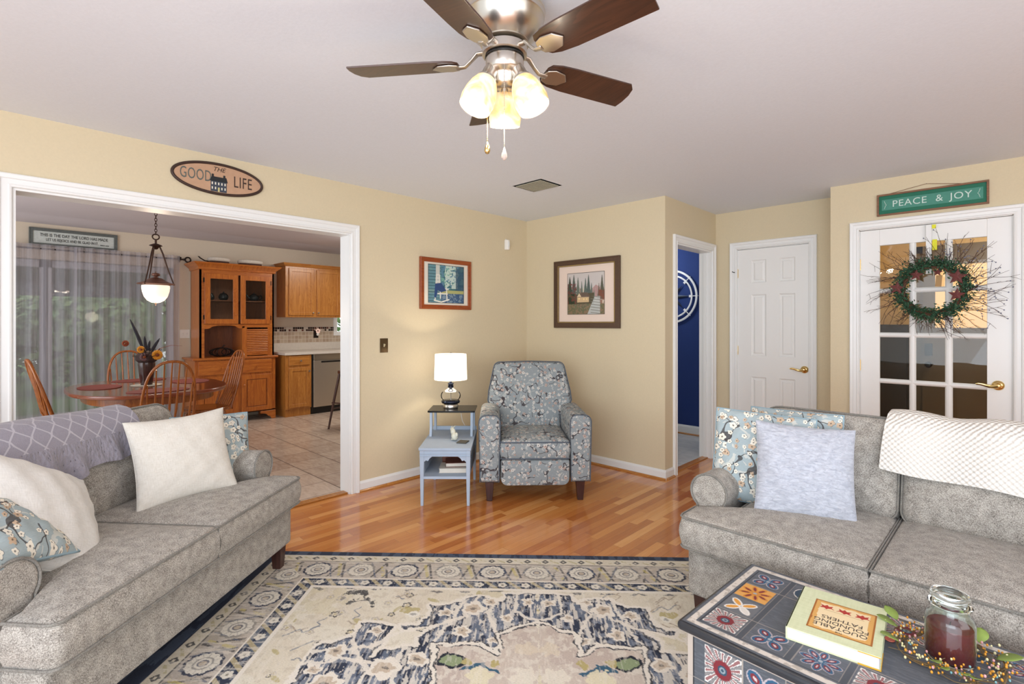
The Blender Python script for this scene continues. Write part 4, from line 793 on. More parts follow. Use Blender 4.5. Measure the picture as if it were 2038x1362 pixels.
# ------------------------------------------------------------------ ceiling fan
mBlade = wood('walnut blade', '#2e1c15', '#4e3022', .32, 'u', .8); mBladeEdge = plain('reddish blade edge', '#7a3b26', .4)
mFrost = bpy.data.materials.new('lit alabaster glass'); mFrost.use_nodes = True
_t = mFrost.node_tree; _p = _t.nodes['Principled BSDF']; _n = nd(_t, 'TexNoise', {'Vector': nd(_t, 'TexCoord').outputs['Object'], 'Scale': 14, 'Detail': 4, 'Distortion': 1.5})
setin(_t, _p, 'Base Color', ramp(_t, _n.outputs[0], [(.35, '#f0c980'), (.65, '#fff2d8')])); setin(_t, _p, 'Roughness', .3); setin(_t, _p, 'Emission Color', ramp(_t, _n.outputs[0], [(.35, '#f2c06c'), (.62, '#ffe9c0')])); setin(_t, _p, 'Emission Strength', .45)
FX, FY = -1.205, 1.212
def fan():
    t = thing('ceiling_fan', 'brushed nickel ceiling fan with five walnut blades and three lit glass shades', 'ceiling fan', (FX, FY, 2.44), 0); z = lambda a: a-2.44
    build('motor_housing', MB().lathe([(.001, 0), (.118, 0), (.122, -.012), (.122, -.03), (.135, -.045), (.137, -.060), (.134, -.064), (.134, -.078), (.130, -.082), (.126, -.105), (.108, -.132), (.088, -.150), (.080, -.156), (.082, -.162), (.060, -.166), (.001, -.167)], 48), mNickel, t, smooth=40)
    build('flywheel', MB().lathe([(.001, -.164), (.060, -.166), (.075, -.172), (.075, -.198), (.060, -.204), (.001, -.205)], 40), mNickel, t, smooth=40)
    build('gap_ring', MB().lathe([(.05, -.204), (.066, -.205), (.066, -.209), (.05, -.21)], 40), mBlack, t)
    build('light_fitter', MB().lathe([(.001, -.208), (.062, -.209), (.064, -.216), (.064, -.250), (.058, -.258), (.045, -.262), (.040, -.268), (.040, -.292), (.030, -.306), (.012, -.312), (.012, -.322), (.001, -.326)], 40), mNickel, t, smooth=40)
    for k in range(5):
        M = Matrix.Rotation(R(.8+72*k), 4, 'Z') @ Matrix.Translation((0, 0, -.222)); P = M @ Matrix.Rotation(R(-12), 4, 'X')
        o = [(.155, -.030), (.165, -.048), (.20, -.058), (.26, -.062), (.50, -.066), (.522, -.045), (.532, -.010), (.533, .03), (.528, .064), (.26, .062), (.20, .056), (.17, .046), (.155, .028)]
        b = build('blade', MB().prism(o, -.003, .003, P), mBlade, t, bevel=.0012)
        br = MB(); c = [(.150, -.004), (.158, -.026), (.185, -.036), (.225, -.030), (.248, 0), (.225, .030), (.185, .036), (.158, .026), (.150, .004)]
        br.prism(c, -.010, -.0035, P); br.tube([(.068, 0, .036), (.095, 0, .034), (.115, 0, .012), (.135, 0, -.006), (.165, 0, -.008)], [.013, .012, .010, .010, .013], 8, M=M, flat=.55)
        build('blade_bracket', br, mNickel, b, smooth=40, bevel=.002)
    for k, a in enumerate((254, 14, 134)):
        M = Matrix.Rotation(R(a), 4, 'Z') @ Matrix.Translation((.052, 0, -.262)) @ Matrix.Rotation(R(180-24 if k < 2 else 180-14), 4, 'Y')
        s = build('light_socket', MB().lathe([(.001, -.02), (.020, -.018), (.024, 0), (.026, .022), (.032, .030), (.032, .036), (.001, .037)], 24, M), mNickel, t, smooth=40)
        build('glass_shade', MB().lathe([(.030, .034), (.036, .040), (.046, .062), (.053, .090), (.056, .120), (.052, .146), (.049, .146), (.052, .120), (.049, .090), (.042, .064), (.030, .046)], 32, M, cap=False), mFrost, s, smooth=60)
        build('bulb', MB().ball((0, 0, .088), .026, 16, (1, 1, 1.35), M=M), emis('fan bulb', (1, .86, .62), 8), s, smooth=180)
        q = Matrix.Translation((FX, FY, 2.44)) @ M @ Vector((0, 0, .150)); light('fan_light', 'POINT', q, 5.5, (1, .88, .70), rad=.04)
    for dx, dy, z1 in ((.055-.105, -.035, -.50), (.0, -.035, -.54)):
        pass
    for (a, l, mm) in ((222, .235, mBrass), (314, .275, mNickel)):
        x, y = .058*cos(R(a)), .058*sin(R(a)); ch = MB(); zt = -.25
        ch.tube([(x, y, zt), (x, y, zt-l)], .0011, 6)
        for i in range(int(l/.006)): ch.ball((x, y, zt-.006*i), .0019, 6)
        c = build('pull_chain', ch, mm, t, smooth=60, label='hanging bead pull chain'); build('pendant_drop', MB().lathe([(.001, 0), (.003, -.004), (.009, -.022), (.010, -.032), (.006, -.040), (.001, -.042)], 14, Matrix.Translation((x, y, zt-l))), mGlass2 if mm is mNickel else mBrass, c, smooth=60)
mGlass2 = plain('drop glass', '#d9c9c0', .1, Transmission_Weight=.5); fan()

# ------------------------------------------------------------------ ceiling vent, sensor, switch, strike plate
t = thing('ceiling_vent', 'square beige ceiling air vent in the far part of the living room', 'vent', (-2.68, 3.065, 2.44), 0); mVent = plain('vent beige', '#a8a594', .6)
build('vent_frame', MB().frame(.30, .26, .022, -.0, .006, M=Matrix.Rotation(R(90), 4, 'X')), mCeil, t)
g = MB()
for i in range(11): g.box(-.13, .13, -.105+i*.021-.006, -.105+i*.021+.006, -.006, -.001)
g.box(-.13, .13, -.11, .11, -.001, 0); build('grille', g, mVent, t)
t = thing('motion_sensor', 'small white motion sensor high on the tan wall near the corner', 'sensor', (XL+.001, 3.745, 2.15), 90)
build('sensor_body', MB().prism([(-.022, 0), (.022, 0), (.022, -.03), (.012, -.045), (-.012, -.045), (-.022, -.03)], -.05, .05), mWhiteP, t, bevel=.004); build('lens', MB().prism([(-.012, -.044), (.012, -.044), (.008, -.05), (-.008, -.05)], -.02, .03), plain('lens', '#e2e2e0', .2), t); build('swivel', MB().tube([(0, 0, .03), (0, 0, .062)], .008, 10), mWhiteP, t)
mBronze = plain('antique bronze', '#5a4a34', .35, .8)
def switch(label, loc, rz, w_, h, mp, ms, n=1):
    t = thing('light_switch', label, 'light switch', loc, rz); build('cover_plate', MB().box(-w_/2, w_/2, -.005, 0, -h/2, h/2), mp, t, bevel=.002)
    for i in range(n):
        x = (i-(n-1)/2)*.046; build('toggle', MB().prism([(0, -.012), (-.012, .004), (-.014, .010), (0, .014)], x-.005, x+.005, Matrix.Translation((0, -.005, 0)), ax='x'), ms, t)
    return t
switch('antique bronze light switch on the tan wall beside the white cased opening', (XL+.001, 2.306, 1.16), 90, .075, .118, mBronze, plain('ivory toggle', '#cfc39f', .4))
struct('strike_plate', MB().box(XA-.07, XA-.045, D1-.0155, D1-.0145, .93, .99), mNickel)

# ------------------------------------------------------------------ framed pictures
mPaint = colmat('printed picture', .45, .3, coat=.5); mMatC = plain('cream mat board', '#efe6d6', .8); mMatP = plain('pale pink mat board', '#ecd7c8', .8)
mFrOak = wood('red oak frame', '#7c3312', '#a8531f', .3, 'u'); mFrBr = plain('dark carved bronze frame', '#5b4434', .4, .25, nscale=120, nstr=.8, var=.3); mFrGold = plain('gold rope bead', '#b79d66', .35, .7)
def print1():
    p = Paint(np.linspace(-.205, .205, 206), np.linspace(-.17, .17, 171), '#5f8fa6'); n = vnoise(p.x, p.y, 22, 4, 4); m = vnoise(p.x, p.y, 70, 5, 3)
    p.put((p.y > -.06) & (n > .5), '#2f6f78'); p.put((p.y > 0) & (n > .58), '#7fb5a8'); p.put((np.abs(p.x-.06) < .05+.05*n) & (p.y > -.04) & (m > .42), '#d9e9dc', .85); p.put((p.x > .11) & (p.y > -.06) & (p.y < .13+.1*n), '#33586f', .85); p.put((p.y < -.055) & (p.y > -.085), '#b9b878'); p.put((p.y < -.085), '#3e5f85'); p.put((p.y < -.085) & (m > .55), '#7f97a8')
    p.put((p.x < -.06), '#6d9aa2', .8); p.put((p.x < -.06) & (np.sin(p.y*230) > .75), '#3d6470'); p.put((np.abs(p.x+.10) < .022) & (p.y > -.05), '#d5d6cc')
    for pts in ([(-.13, -.15), (-.12, 0), (-.115, .08)], [(-.07, -.13), (-.075, 0), (-.08, .08)], [(-.115, .08), (-.08, .08)], [(-.14, -.15), (-.06, -.165), (.03, -.14)], [(-.06, -.04), (.02, -.045)], [(.0, -.05), (.005, -.14)], [(-.10, -.09), (.01, -.09)], [(-.12, .05), (-.08, .05)], [(-.12, .02), (-.08, .02)]): p.put(p.dist(pts) < .006, '#ece9dd')
    p.put(p.poly([(-.13, .0), (-.06, .01), (.0, -.06), (-.06, -.075), (-.10, -.06), (-.12, -.13), (-.14, -.12)]), '#274a80'); return p
def print2():
    p = Paint(np.linspace(-.215, .215, 216), np.linspace(-.2, .2, 201), '#d9cbb8'); n = vnoise(p.x, p.y, 20, 14, 4); m = vnoise(p.x, p.y, 80, 15, 3)
    p.put((p.y > .05), '#c9c6cf', .5); p.put(p.poly([(.05, .02), (.12, .08), (.215, .03), (.215, -.05), (.05, -.05)]), '#b9958f')
    for x, h, w_, c in ((-.19, .17, .05, '#3f4a3c'), (-.14, .19, .04, '#59625a'), (-.09, .16, .035, '#6e7668'), (-.045, .12, .03, '#737c70'), (.0, .15, .035, '#5e6a60'), (.035, .18, .035, '#56615a'), (.07, .10, .03, '#6a7468'), (.19, .17, .035, '#5a5a4c'), (.155, .09, .03, '#6b6455'), (.10, .03, .025, '#6c7a6d')):
        p.put((p.y < h) & (p.y > -.06) & (np.abs(p.x-x) < w_*(h-p.y)/.26*(1+.5*(m-.5))+.002), c)
    p.put((p.y < -.02+.03*n) & (p.x < .1), '#5c5238'); p.put((p.x < -.11) & (p.y < .10) & (m > .5), '#7b3a35', .8); p.put((p.x > .15) & (p.y < .03) & (m > .4), '#8a4a35', .8); p.put((p.x < -.13) & (p.y < 0) & (n > .45), '#2f3a26')
    p.put((p.y < -.10), '#8b7458'); p.put((p.y < -.10) & (m > .52), '#5f6a4a', .8); p.put((np.abs(p.x-(.12-(p.y+.1)*-.25)) < .035+(-.05-p.y)*.25) & (p.y < -.03), '#c9ccc8', .85); p.put((np.abs(p.x-.12) < .06) & (p.y < -.03) & (np.sin(p.y*240+p.x*30) > .6), '#7f7b70', .8)
    p.put(p.poly([(-.10, -.03), (.04, -.03), (.04, -.085), (-.10, -.085)]), '#d9b98c'); p.put(p.poly([(-.11, -.035), (-.075, .01), (.02, .012), (.055, -.035)]), '#6e5a4a'); p.put(p.poly([(-.10, -.03), (-.075, .005), (-.05, -.03)]), '#e8d2ac'); p.put(p.circ(-.075, -.05, .007) | p.circ(-.02, -.055, .007) | p.circ(.015, -.055, .006), '#ffe9a0'); p.put((np.abs(p.x+.06) < .007) & (p.y > .0) & (p.y < .05), '#8c7a6c'); return p
FACE = Matrix.Rotation(R(90), 4, 'X')     # painted xy -> standing xz, facing -y
def picture(label, loc, rz, w_, h, t_, mf, mm, pr, rope=False):
    t = thing('framed_picture', label, 'picture', loc, rz)
    f = MB().frame(w_, h, t_, -.022, 0)
    if not rope: f.frame(w_-.006, h-.006, t_*.35, -.026, -.02)
    fo = build('frame', f, mf, t, bevel=.003)
    if rope:
        q = MB(); iw, ih = w_-2*t_+.012, h-2*t_+.012
        for x0, z0, x1, z1 in ((-iw/2, -ih/2, iw/2, -ih/2), (-iw/2, ih/2, iw/2, ih/2), (-iw/2, -ih/2, -iw/2, ih/2), (iw/2, -ih/2, iw/2, ih/2)):
            L_ = math.hypot(x1-x0, z1-z0); k = int(L_/.011)
            for i in range(k+1): u = i/k; q.ball((x0+(x1-x0)*u, -.022, z0+(z1-z0)*u), .0065, 6)
        build('rope_bead', q, mFrGold, fo, smooth=60, label='gold rope bead')
        q = MB().frame(w_-.004, h-.004, .012, -.027, -.02); build('outer_bead', q, mFrBr, fo, bevel=.002)
    build('mat_board', B(-w_/2+t_*.8, w_/2-t_*.8, -.012, -.004, -h/2+t_*.8, h/2-t_*.8), mm, t)
    iw, ih = pr.xs[-1], pr.ys[-1]; build('mat_bevel', MB().frame(iw*2+.008, ih*2+.008, .004, -.0135, -.012), plain('dark bevel', '#4a453c', .8), t)  # thin dark bevel line around the print
    pr.mesh('printed_picture', mPaint, t, Matrix.Translation((0, -.0126, 0)) @ FACE); build('glazing', B(-w_/2+t_, w_/2-t_, -.018, -.0165, -h/2+t_, h/2-t_), mPicGl, t); return t
mPicGl = glassmat('picture glass', ior=1.12)
picture('red oak framed print of a rocking chair, above the table lamp', (XL+.001, 2.957, 1.702), 90, .592, .462, .040, mFrOak, mMatC, print1())
picture('bronze and gold framed cottage print on the wall right of the recliner', (-2.922, YB-.001, 1.633), 0, .775, .672, .062, mFrBr, mMatP, print2(), True)

# ------------------------------------------------------------------ wall signs
mSignTan = plain('antiqued tan board', '#c19a7c', .7, nscale=30, var=.12); mSignRim = plain('dark brown rim', '#3a241c', .5); mNavyInk = plain('faded navy lettering', '#3c4650', .7); mBrownInk = plain('dark brown lettering', '#3f2c24', .7); mGreyInk = plain('grey green lettering', '#5f655f', .7)
t = thing('oval_sign', 'oval wooden sign reading GOOD THE LIFE over the cased opening', 'sign', (XL+.001, 1.073, 2.287), 90); W2, H2 = .272, .104
ov = lambda a, b, n=48: [(a*cos(2*PI*i/n), b*sin(2*PI*i/n)) for i in range(n)]
build('board', MB().prism(ov(W2-.006, H2-.006), -.010, 0, ax='y'), mSignTan, t); rim = MB().tube([(x, -.008, z) for x, z in ov(W2-.008, H2-.008, 64)], .0095, 8, closed=True); build('rim', rim, mSignRim, t, smooth=60)
TX = lambda x, z, y=-.0108: Matrix.Translation((x, y, z)) @ WALLTXT
text('lettering', 'GOOD', .100, mGreyInk, t, TX(-.136, .004), .0008, sx=.56, spacing=1.05); text('lettering', 'THE', .040, mBrownInk, t, TX(-.004, .060), .0008, shear=.3); text('lettering', 'LIFE', .105, mBrownInk, t, TX(.142, -.004), .0008, sx=.60, spacing=1.1)
build('painted_house', MB().box(-.052, .042, -.0118, -.010, -.084, -.015), plain('house blue grey', '#3d4350', .7), t); build('painted_roof', MB().prism([(-.058, -.018), (.048, -.018), (.040, .014), (.034, .014), (.034, .028), (.022, .028), (.022, .012), (-.034, .012), (-.034, .028), (-.046, .028), (-.046, .012)], -.0122, -.010, ax='y'), plain('house roof', '#1f2226', .7), t)
q = MB()
for i in range(5):
    x = -.043+i*.0188
    q.box(x-.0035, x+.0035, -.0124, -.0118, -.040, -.024)
    if i != 2: q.box(x-.0035, x+.0035, -.0124, -.0118, -.070, -.054)
build('painted_windows', q, plain('house window cream', '#e8e2cf', .7), t); build('painted_door', MB().box(-.010, .0, -.0126, -.0118, -.084, -.056), plain('house door yellow', '#cfc489', .7), t)
# green sign
mRust = wood('rustic frame', '#6e4a34', '#94694a', .6, 'u'); mGreen = plain('deep green board', '#0f6a50', .6); mGreenM = plain('chalky green panel', '#4f8f7e', .8, nscale=40, var=.1); mChalk = plain('chalk white lettering', '#cfe0d8', .8)
t = thing('hanging_sign', 'green wooden sign reading PEACE & JOY above the glass panelled door', 'sign', (-.389, YF-.001, 2.237), (0, 0, 0)); w_, h = .625, .162
build('frame', MB().frame(w_, h, .013, -.018, 0), mRust, t, bevel=.0015); build('board', B(-w_/2+.01, w_/2-.01, -.008, -.002, -h/2+.01, h/2-.01), mGreen, t); build('chalk_panel', B(-w_/2+.030, w_/2-.030, -.009, -.008, -.040, .040), mGreenM, t)
for s_, x in (('PEACE', -.118), ('&', .052), ('JOY', .168)): text('lettering', s_, .067, mChalk, t, TX(x, 0, -.0095), .0006, sx=1.0, spacing=1.08)
for s in (-1, 1): build('bracket_mark', MB().tube([(s*(w_/2-.045), -.0095, -.03), (s*(w_/2-.052), -.0095, -.008), (s*(w_/2-.058), -.0095, 0), (s*(w_/2-.052), -.0095, .008), (s*(w_/2-.045), -.0095, .03)], .0014, 5), mChalk, t)
build('hanging_wire', MB().tube([(-w_/2+.08, -.008, h/2), (-.02, -.004, h/2+.036), (w_/2-.14, -.008, h/2)], .0018, 6), mRust, t); build('nail', MB().tube([(-.02, -.008, h/2+.036), (-.02, 0, h/2+.036)], .002, 6), mIron, t)

# ------------------------------------------------------------------ wreath on the french door
def wreath():
    t = thing('wreath', 'evergreen and twig wreath with rust metal stars on the glass panelled door', 'wreath', (-.374, 4.70, 1.585), 0); rs = random.Random(3); mVine = plain('grapevine', '#5a3a28', .8, nscale=60, nstr=.4, var=.3); mPine = plain('pine green', '#2c5238', .7, nscale=20, var=.35); mTwig = plain('bare twig', '#4a352b', .8); mStar = plain('rust red metal', '#6e3a38', .6, nscale=40, var=.25); mBerry = plain('dusty blue sprig', '#6d7288', .8)
    q = MB()
    for k in range(9):
        ph = rs.random()*6; a1 = rs.uniform(.005, .018); q.tube([((.165+a1*sin(5*a+ph))*cos(a), -.02+.014*cos(4*a+ph), (.165+a1*sin(5*a+ph))*sin(a)) for a in [2*PI*i/40 for i in range(40)]], .005, 6, closed=True)
    build('vine_ring', q, mVine, t, smooth=60)
    q = MB()
    for i in range(3000):
        a = rs.uniform(0, 2*PI)
        rr = .185+rs.gauss(0, .022); x, z = rr*cos(a), rr*sin(a); y = -.03+rs.gauss(0, .014); d = Vector((rs.gauss(0, 1), rs.gauss(0, .6), rs.gauss(0, 1))).normalized(); n = d.cross(Vector((rs.gauss(0, 1), rs.gauss(0, 1), rs.gauss(0, 1)))).normalized(); p = Vector((x, y, z)); l = rs.uniform(.014, .030); w2 = .006
        if rs.random() < .35 and (a % (2*PI)) > 5.6: continue
        k = len(q.v); q.v += [tuple(p-n*w2*.4), tuple(p+d*l*.5+n*w2), tuple(p+d*l), tuple(p+d*l*.5-n*w2)]; q.f.append((k, k+1, k+2, k+3))
    build('pine_foliage', q, mPine, t, kind='stuff')
    q = MB(); q2 = MB()
    for i in range(110):
        a = 2*PI*i/110+rs.uniform(-.1, .1); b = a+rs.uniform(.35, .95); r0 = .17; L_ = rs.uniform(.10, .25)*(1.15 if cos(a) > 0 or cos(a) < -.6 else .8); p = Vector((r0*cos(a), -.03, r0*sin(a))); d = Vector((cos(b-.25), rs.uniform(-.25, .1), sin(b-.25))); pts = [p.copy()]
        for s_ in range(6): d = (d+Vector((rs.gauss(0, .16), rs.gauss(0, .07), rs.gauss(0, .16)))).normalized(); p = p+d*L_/6; p.y = min(p.y, -.012); pts.append(p.copy())
        q.tube(pts, [.0024*(1-.11*j) for j in range(7)], 5)
        for s_ in (2, 3, 4, 5):
            if rs.random() < .65:
                e = (d+Vector((rs.gauss(0, .8), rs.gauss(0, .2), rs.gauss(0, .8)))).normalized(); g = pts[s_]+e*rs.uniform(.02, .06); g.y = min(g.y, -.012); q.tube([pts[s_], (pts[s_]+g)/2+Vector((0, 0, .003)), g], [.0013, .001, .0007], 4)
                if cos(a) > .2 and rs.random() < .8: q2.ball(g, .0045, 5)
    build('twig', q, mTwig, t, kind='stuff'); build('sprig', q2, mBerry, t, kind='stuff')
    for x, z, s_, y in ((-.195, .018, .052, -.055), (.035, .118, .030, -.05), (.138, .080, .058, -.058), (.135, -.045, .050, -.06), (-.085, .105, .045, -.05)):
        n = 10; o = [(x+s_*(1 if i % 2 == 0 else .42)*sin(2*PI*i/n+.1), z+s_*(1 if i % 2 == 0 else .42)*cos(2*PI*i/n+.1)) for i in range(n)]; mb = MB().prism(o, y, y+.004, ax='y'); b = len(mb.v); mb.v.append((x, y-.012, z))
        for i in range(n): mb.f.append((i, (i+1) % n, b))
        build('metal_star', mb, mStar, t)
    build('gift_tag', MB().box(.018, .052, -.04, -.036, .02, .10, Matrix.Rotation(R(4), 4, 'Y')), plain('kraft tag', '#a8865a', .8), t)
    h = thing('wreath_hanger', 'white metal strap with yellow tape holding the wreath over the door top', 'hanger', (-.395, 4.733, 1.60), 0); build('strap', MB().box(-.016, .016, -.006, .0, .10, .455).box(-.016, .016, -.03, -.006, .10, .104).box(-.016, .016, -.006, .017, .452, .456), mTrim, h, bevel=.001)
    mY = plain('yellow tape', '#e6e417', .5); build('tape', MB().box(.018, .040, -.004, .0, .425, .452), mY, h, label='bright yellow tape'); build('tape', MB().box(.020, .046, -.004, 0, .27, .345), mY, h, label='bright yellow tape')
wreath()

# ------------------------------------------------------------------ trunk coffee table with painted tiles
TC = (-.232, 1.716); TR = -3
def tloc(x, y, z): v = Matrix.Rotation(R(TR), 3, 'Z') @ Vector((x, y, 0)); return (TC[0]+v.x, TC[1]+v.y, z)
red_, blu_, wht_, org_, gry_ = '#7c2b33', '#2f5a78', '#e2ddd6', '#d99a45', '#5d6168'
def sunburst(p, x, y, r):
    box_ = (np.abs(p.x-x) < r) & (np.abs(p.y-y) < r); a = np.arctan2(p.y-y, p.x-x); d = np.hypot(p.x-x, p.y-y); R_ = np.maximum(np.abs(p.x-x), np.abs(p.y-y))
    s_ = np.cos(a*16); p.put(box_ & (d > r*.42) & (s_ > -.25), wht_); p.put(box_ & (d > r*.42) & (s_ > .45) & (R_ < r*.94), red_, .85); p.put(box_ & (d > r*.42) & (s_ < -.55), '#8f8a88', .8); p.put(d < r*.50, red_); p.put(d < r*.26, '#2c4a5e'); p.put(d < r*.17, '#8b969c'); p.put(d < r*.08, '#2c4a5e')
def petals(p, x, y, r, n, w_, ph=45, ground=None):
    if ground: p.put((np.abs(p.x-x) < r) & (np.abs(p.y-y) < r), ground)
    for k in range(n):
        a = ph+360/n*k; cx_, cy_ = x+r*.60*cos(R(a)), y+r*.60*sin(R(a)); p.put(p.ell(cx_, cy_, r*.46, r*w_*1.25, a), '#b4a9ac' if not ground else org_); p.put(p.ell(cx_, cy_, r*.42, r*w_, a), blu_ if not ground else '#c98534'); p.put(p.ell(cx_, cy_, r*.27, r*w_*.55, a), red_); p.put(p.ell(cx_, cy_, r*.15, r*w_*.22, a), '#cdb9b6' if not ground else red_)
    p.put(p.circ(x, y, r*.2), blu_ if not ground else '#c98534'); p.put(p.circ(x, y, r*.12), '#9fa6ac')
def xcross(p, x, y, r):
    p.put((np.abs(p.x-x) < r) & (np.abs(p.y-y) < r), '#6d6f73')
    for k in range(4):
        a = 45+90*k; c = wht_ if k in (0, 3) else org_; p.put(p.ell(x+r*.55*cos(R(a)), y+r*.55*sin(R(a)), r*.52, r*.27, a), wht_); p.put(p.ell(x+r*.55*cos(R(a)), y+r*.55*sin(R(a)), r*.42, r*.16, a), org_ if k < 3 else '#d8d2ca')
def ringt(p, x, y, r):
    d = np.hypot(p.x-x, p.y-y); p.put(d < r*.92, wht_); p.put((d < r*.86), '#34495c'); p.put(d < r*.48, '#a7a3a0'); p.put(d < r*.3, '#34495c')
def grain(p, c1, c2, hor=True):
    n = vnoise(p.x*(1 if hor else 9), p.y*(9 if hor else 1), 16, 31, 4); p.put(n > .5, c2, .5); p.put(n > .62, c1, .5)
def coffee_table():
    t = thing('trunk_table', 'dark trunk coffee table with painted tile squares, holding a book and jar candle', 'coffee table', (TC[0], TC[1], .009), TR)
    mEdge = plain('worn black edge', '#2c2e33', .35, nscale=30, nstr=.1, var=.3); mCol = colmat('painted wood tiles', .55, .35); hx, hy = .475, .275
    nose = [(hx, .432)]; 
    build('table_top', MB().prism(rrect(-hx, hx, -hy, hy, .012, 3), .405, .4325), mEdge, t, smooth=35, bevel=.011, seg=4)
    p = Paint(np.linspace(-hx+.012, hx-.012, 520), np.linspace(-hy+.012, hy-.012, 290), '#5b5f66'); grain(p, '#474b52', '#6c7078')
    ex = np.minimum(hx-np.abs(p.x), hy-np.abs(p.y)); p.put((ex > .022) & (ex < .042), '#d3cbc1'); p.put((ex > .022) & (ex < .042) & (vnoise(p.x, p.y, 60, 8) > .6), '#b5aca2'); p.put(np.abs(ex-.050) < .0015, '#33363c')
    cs = [-.372, -.243, -.114, .015, .144, .273, .384]; rw = [-.168, -.056, .056, .168]; rr = .049
    for x in [(a+b)/2 for a, b in zip(cs, cs[1:])]+[]: p.put((np.abs(p.x-x) < .009) & (ex > .052) & ((np.abs(p.y) > .108) | (x < -.30)), '#4d5158'); p.put((np.abs(np.abs(p.x-x)-.009) < .001) & (ex > .052) & ((np.abs(p.y) > .108) | (x < -.30)), '#a59c92', .6)
    for y in (-.109, .109): p.put((np.abs(p.y-y) < .0012) & (ex > .052) , '#a59c92', .7)
    sunburst(p, cs[0], rw[0], rr); xcross(p, cs[0], rw[1], rr); petals(p, cs[0], rw[2], rr, 8, .16, 22, '#d9a055'); petals(p, cs[0], rw[3], rr, 4, .30)
    for k, fn in ((1, 'b4'), (2, 'b8'), (3, 's'), (4, 'b4'), (5, 'r'), (6, 's')):
        for y in (rw[0], rw[3]):
            q = fn if y < 0 else {'b4': 'r', 'b8': 'b4', 's': 's', 'r': 'b8'}[fn]; x = cs[k]
            (petals(p, x, y, rr, 4, .30) if q == 'b4' else petals(p, x, y, rr, 8, .20, 0) if q == 'b8' else sunburst(p, x, y, rr) if q == 's' else ringt(p, x, y, rr))
    p.mesh('painted_top', mCol, t, Matrix.Translation((0, 0, .4332)))
    build('trunk_body', B(-hx+.025, hx-.025, -hy+.025, hy-.025, .03, .405), mEdge, t)
    for sx in (-1, 1):
        for sy in (-1, 1): build('foot', MB().box(sx*(hx-.05)-.03, sx*(hx-.05)+.03, sy*(hy-.05)-.03, sy*(hy-.05)+.03, 0, .03), mEdge, t, bevel=.004)
    def panel(wd, seq, name, M):
        p = Paint(np.linspace(-wd, wd, int(wd*2/.0022)), np.linspace(.035, .404, 168), '#55595f'); grain(p, '#464a50', '#676b72'); e = wd-np.abs(p.x)
        p.put(e < .016, '#b9aca0'); p.put((e > .016) & (e < .020), '#2c2e33'); p.put((p.y > .392), '#b9aca0'); p.put((np.abs(p.y-.272) < .0015) | (np.abs(p.y-.155) < .0015), '#a59c92', .7)
        n = len(seq); st = (2*wd-.10)/n
        for r_, y in enumerate((.332, .215, .095)):
            for i in range(n):
                q = seq[(i+r_*2) % n]; x = -wd+.05+st*(i+.5); (sunburst(p, x, y, .054) if q == 's' else petals(p, x, y, .054, 4, .32) if q == 'b' else petals(p, x, y, .054, 8, .16, 22, '#d9a055') if q == 'o' else xcross(p, x, y, .05))
                p.put((np.abs(p.x-(x+st/2)) < .0012) & (e > .02), '#a59c92', .6)
        p.mesh(name, mCol, t, M)
    panel(hx-.025, ['s', 'b', 'o', 's', 'b', 'x', 's'], 'painted_front', Matrix.Translation((0, -hy+.0245, 0)) @ FACE)
    panel(hy-.025, ['b', 's', 'o', 'b'], 'painted_side', Matrix.Translation((-hx+.0245, 0, 0)) @ Matrix.Rotation(R(-90), 4, 'Z') @ FACE)
    panel(hx-.025, ['s', 'b', 'o', 's', 'b', 'x', 's'], 'painted_back', Matrix.Translation((0, hy-.0245, 0)) @ Matrix.Rotation(R(180), 4, 'Z') @ FACE)
coffee_table()
TZ = .4425
